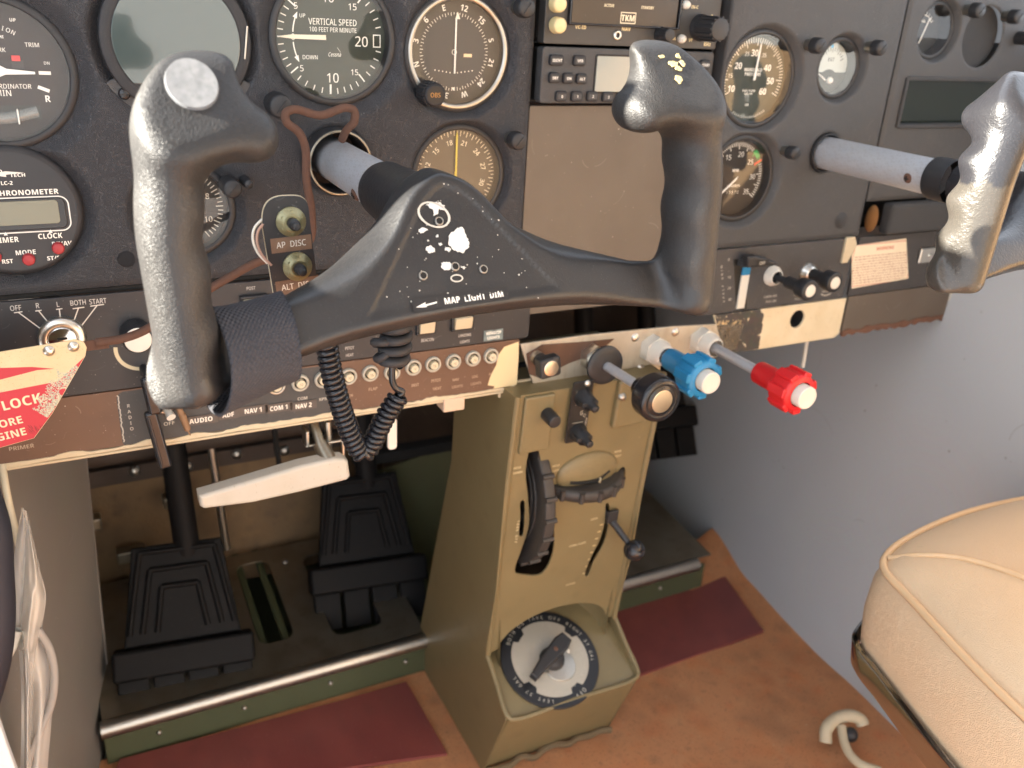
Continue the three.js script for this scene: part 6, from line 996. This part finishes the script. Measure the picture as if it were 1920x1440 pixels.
{
  const p = atZ(735, 808, -0.02), t = thing('white_tag', 'small white plastic tab hanging behind the coiled cord', 'tag', p);
  part('tab', slab(rrect(-0.004, -0.017, 0.004, 0.012, 0.003), 0.003, 0.0015, 0.0006), M.white, t); 
  const q = atZ(845, 752, -0.006), u = thing('pale_block', 'small pale block under the torn edge of the breaker strip', 'block', q);
  part('block', box(0.019, 0.012, 0.016, 0, 0, 0, 0.0012), std({ color: lin(0.6, 0.44, 0.32), roughness: 0.6 }), u);
}
// ---------------------------------------------------------------- seats
M.seat = std({ map: canvasTex(1024, 1024, worn([216, 188, 154], { tints: [[222, 196, 164], [207, 178, 143], [226, 202, 172]], specks: 60, speck: [150, 116, 82], scratch: 16, blotch: 160, big: 2 }), 0.3), bumpMap: leatherH, bumpScale: 0.00022, roughness: 0.46 });
M.piping = std({ map: canvasTex(128, 128, worn([208, 176, 138], { tints: [[196, 162, 122], [216, 188, 152]], specks: 30, blotch: 40 }), 0.05), roughness: 0.45 });
function seat(name, label, x0, z0, mirror) {
  const t = thing(name, label, 'seat', V(x0, FL, z0)), TOP = -0.385 - FL;
  // outline of the cushion seen from above, front edge towards -z
  const out = [[-0.10, 0.0], [-0.05, -0.012], [0.02, -0.018], [0.10, -0.012], [0.17, 0.0], [0.20, 0.03], [0.215, 0.12], [0.225, 0.45], [-0.185, 0.45], [-0.170, 0.18], [-0.135, 0.05], [-0.122, 0.014]].map(([x, z]) => V(mirror ? -x : x, 0, z));
  const loop = new THREE.CatmullRomCurve3(out, true, 'centripetal'), N = 160, pts = loop.getPoints(N).slice(0, N), c = V(0.02 * (mirror ? -1 : 1), 0, 0.22);
  const rings = [[0.92, -0.1], [0.965, -0.094], [0.985, -0.072], [1.0, -0.044], [0.998, -0.016], [0.982, -0.004], [0.97, 0.001], [0.93, 0.009], [0.8, 0.021], [0.6, 0.030], [0.4, 0.034], [0.2, 0.035], [0.02, 0.035]];
  const pos = [], uv = [], ix = [];
  rings.forEach(([s, dy], r) => { for (let i = 0; i <= N; i++) { const p = pts[i % N], inset = (s - 1) * 0.24, dir = p.clone().sub(c).normalize(), q = s > 0.9 ? p.clone().addScaledVector(dir, inset) : c.clone().lerp(p, s), bulge = r > 1 && r < 4 ? 0.004 * noise3(q.x * 20, dy * 40, q.z * 20) : 0; pos.push(q.x, TOP + dy + (r > 6 ? 0.003 * noise3(q.x * 18, 0, q.z * 18) : 0), q.z - bulge); uv.push(r < 6 ? i / N * 1.5 : q.x, r < 6 ? dy : q.z); } });
  for (let r = 0; r < rings.length - 1; r++) for (let i = 0; i < N; i++) { const a = r * (N + 1) + i, b = a + 1, d = a + N + 1, e = d + 1; if (mirror) ix.push(a, d, b, b, d, e); else ix.push(a, b, d, b, e, d); }
  const g = new THREE.BufferGeometry(); g.setAttribute('position', new THREE.Float32BufferAttribute(pos, 3)); g.setAttribute('uv', new THREE.Float32BufferAttribute(uv, 2)); g.setIndex(ix); g.computeVertexNormals();
  part('cushion', g, Object.assign(M.seat, { side: THREE.DoubleSide }), t);
  part('piping', pipe(pts.filter((_, i) => i % 4 === 0).map((p) => V(p.x, TOP + 0.0005, p.z).addScaledVector(p.clone().sub(c).normalize(), -0.0045)), 0.0029, 200, 10, true), M.piping, t);
  const sg = mirror ? -1 : 1;
  const topY = (x, z) => { const d = V(x, 0, z).sub(c), a = Math.atan2(d.z, d.x); let best = 9, R = 1; for (const p of pts) { const e = p.clone().sub(c); let da = Math.abs(Math.atan2(e.z, e.x) - a); da = Math.min(da, 2 * Math.PI - da); if (da < best) { best = da; R = e.length(); } } const q = d.length() / R; for (let r = 6; r < rings.length - 1; r++) if (q <= rings[r][0] && q >= rings[r + 1][0]) return TOP + lerp(rings[r][1], rings[r + 1][1], (rings[r][0] - q) / (rings[r][0] - rings[r + 1][0])); return TOP + 0.001; };
  const seam = (list, nm) => part(nm, pipe(list.map(([x, z]) => V(x * sg, topY(x * sg, z) + 0.0014, z)), 0.0024, 80, 10), M.piping, t);
  seam([[-0.108, 0.012], [-0.098, 0.03], [-0.084, 0.055], [-0.074, 0.09], [-0.068, 0.14], [-0.066, 0.22], [-0.066, 0.36]], 'seam_piping');
  seam([[-0.066, 0.118], [-0.02, 0.122], [0.05, 0.122], [0.12, 0.12], [0.17, 0.115]], 'seam_piping');
  part('trim_strip', (() => { const q = pts.map((p) => V(p.x, 0, p.z).addScaledVector(p.clone().sub(c).normalize(), 0.004)), P2 = [], I2 = [], U2 = []; for (let i = 0; i <= N; i++) { const p = q[i % N], o = p.clone().sub(c).normalize(); for (const [e, y] of [[-0.003, -0.070], [0.0, -0.074], [-0.003, -0.094], [-0.006, -0.098], [-0.02, -0.102]]) { P2.push(p.x + o.x * e, TOP + y, p.z + o.z * e); U2.push(i / N, y); } } for (let i = 0; i < N; i++) for (let k = 0; k < 4; k++) { const a = i * 5 + k, b = a + 5; if (mirror) I2.push(a, a + 1, b, b, a + 1, b + 1); else I2.push(a, b, a + 1, b, b + 1, a + 1); } const gg = new THREE.BufferGeometry(); gg.setAttribute('position', new THREE.Float32BufferAttribute(P2, 3)); gg.setAttribute('uv', new THREE.Float32BufferAttribute(U2, 2)); gg.setIndex(I2); gg.computeVertexNormals(); return gg; })(), M.chrome, t);
  part('backrest', [box(0.42, 0.50, 0.10, 0.02 * sg, TOP + 0.27, 0.46, 0.04).rotateX(0)], M.seat, t);
  part('frame', [rod(V(-0.12 * sg, 0.0, 0.10), V(-0.12 * sg, TOP - 0.09, 0.12), 0.010), rod(V(0.16 * sg, 0, 0.10), V(0.16 * sg, TOP - 0.11, 0.12), 0.010), rod(V(-0.14 * sg, 0, 0.40), V(-0.14 * sg, TOP - 0.11, 0.40), 0.010), rod(V(0.18 * sg, 0, 0.40), V(0.18 * sg, TOP - 0.11, 0.40), 0.010)], M.steel, t);
  return t;
}
seat('copilot_seat', 'cream leather seat cushion with piped edges and chrome strip at lower right', 0.648, 0.225, false);  // the copilot seat
{ // seat adjuster on the carpet in front of the seat
  const p = atY(1580, 1372, FL + 0.03), t = thing('seat_adjuster', 'small cream bent lever and clip on the carpet before the seat', 'lever', V(p.x, FL, p.z)), f = (px, py, y) => atY(px, py, FL + y).sub(t.position);
  part('clip', [pipe([f(1548, 1392, 0.012), f(1550, 1366, 0.024), f(1572, 1346, 0.032), f(1596, 1342, 0.036), f(1614, 1350, 0.032), f(1618, 1360, 0.028)], 0.007, 40, 10)], M.cream, t);
  part('lever', pipe([f(1578, 1362, 0.028), f(1582, 1388, 0.022), f(1592, 1412, 0.018), f(1612, 1432, 0.016), f(1650, 1446, 0.014)], 0.005, 40, 10), M.cream, t);
  part('knob', new THREE.SphereGeometry(0.008, 20, 14).translate(f(1596, 1372, 0.026).x, 0.022, f(1596, 1372, 0.026).z), M.black, t);
}
// ---------------------------------------------------------------- clear plastic bag and cords by the left wall
{
  const z = 0.06, t = thing('clear_plastic_bag', 'crumpled clear plastic bag hanging beside the left cabin wall', 'bag', atZ(60, 1440, z));
  M.plastic = phy({ color: lin(0.86, 0.84, 0.80), transmission: 0.55, roughness: 0.2, thickness: 0, ior: 1.45, side: THREE.DoubleSide });
  const sheet = (L, R, dz, amp, s) => { const nu = 22, nv = 90, pos = [], uv = [], ix = []; const cl = new THREE.CatmullRomCurve3(L.map(([x, y]) => V(x, y, 0))), cr = new THREE.CatmullRomCurve3(R.map(([x, y]) => V(x, y, 0))); for (let j = 0; j <= nv; j++) { const a = cl.getPoint(j / nv), b = cr.getPoint(j / nv); for (let i = 0; i <= nu; i++) { const u = i / nu, p = atZ(lerp(a.x, b.x, u), lerp(a.y, b.y, u), z + dz + amp * (Math.sin(u * 5 + j * 0.03 + s) * 0.5 + noise3(u * 5 + s, j * 0.08, s) - 0.5) + 0.012 * Math.sin(u * Math.PI)).sub(t.position); pos.push(p.x, p.y, p.z); uv.push(u, j / nv); } } for (let j = 0; j < nv; j++) for (let i = 0; i < nu; i++) { const a = j * (nu + 1) + i; ix.push(a, a + nu + 1, a + 1, a + 1, a + nu + 1, a + nu + 2); } const g = new THREE.BufferGeometry(); g.setAttribute('position', new THREE.Float32BufferAttribute(pos, 3)); g.setAttribute('uv', new THREE.Float32BufferAttribute(uv, 2)); g.setIndex(ix); g.computeVertexNormals(); return g; };
  part('film', sheet([[40, 950], [26, 1050], [22, 1140], [36, 1230], [40, 1330], [38, 1460]], [[52, 960], [72, 1060], [86, 1115], [78, 1200], [98, 1260], [88, 1460]], 0, 0.006, 1), M.plastic, t);
  part('film', sheet([[44, 960], [46, 1060], [40, 1160], [44, 1260], [46, 1460]], [[60, 1000], [80, 1090], [84, 1130], [66, 1230], [60, 1340], [56, 1460]], 0.012, 0.006, 4), M.plastic, t);
  part('paper', sheet([[46, 1010], [38, 1120], [36, 1220]], [[60, 1000], [78, 1120], [52, 1215]], 0.004, 0.004, 7), M.white, t);
}
{
  const z = 0.07, t = thing('grey_cord', 'thin grey cord looping below the plastic bag', 'cord', atZ(90, 1280, z)), f = (px, py, zz = z) => atZ(px, py, zz).sub(t.position);
  part('cord', pipe([f(70, 1180), f(92, 1215), f(102, 1265), f(96, 1320), f(76, 1370), f(56, 1420), f(48, 1470)], 0.0026, 60, 8), std({ color: lin(0.30, 0.28, 0.26), roughness: 0.4 }), t);
  const u = thing('pale_cord', 'pale grey cord slanting out of the left picture edge', 'tube', atZ(20, 1220, z)), h = (px, py, zz = z) => atZ(px, py, zz).sub(u.position);  // a second, pale cord
  part('cord', pipe([h(34, 1180), h(22, 1215), h(4, 1245), h(-20, 1275)], 0.0030, 30, 8), M.white, u);
}
{ // dark upholstery edge and seat belt strap seen at the left picture edge
  const z = 0.16, t = thing('dark_seat_edge', 'dark blue black upholstery edge at the left picture edge', 'upholstery', atZ(-30, 1300, z)), f = (px, py, zz = z) => atZ(px, py, zz).sub(t.position);
  part('roll', pipe([f(-50, 930), f(-28, 1000), f(-22, 1080), f(-18, 1160), f(-26, 1240), f(-50, 1330)], 0.012, 50, 14), std({ color: lin(0.012, 0.014, 0.024), roughness: 0.6 }), t);
  const q = thing('pale_plastic_corner', 'pale grey plastic corner at the lower left picture edge', 'trim', atZ(-10, 1420, 0.2)), h = (px, py, zz = 0.2) => atZ(px, py, zz).sub(q.position);
  part('corner', slab(poly([h(-60, 1350), h(-2, 1352), h(14, 1400), h(36, 1460), h(-60, 1470)]), 0.006, 0, 0.001), std({ color: lin(0.55, 0.56, 0.58), roughness: 0.4 }), q);
  const s = thing('wall_trim_strip', 'thin pale trim strip running down the left wall', 'trim', atZ(10, 900, 0.05)), k = (px, py, zz) => atZ(px, py, zz).sub(s.position);
  part('strip', pipe([k(4, 872, 0.03), k(14, 930, 0.045), k(30, 1000, 0.055), k(42, 1050, 0.06)], 0.0022, 30, 8), M.cream, s);
}
renderer.render(scene, camera);
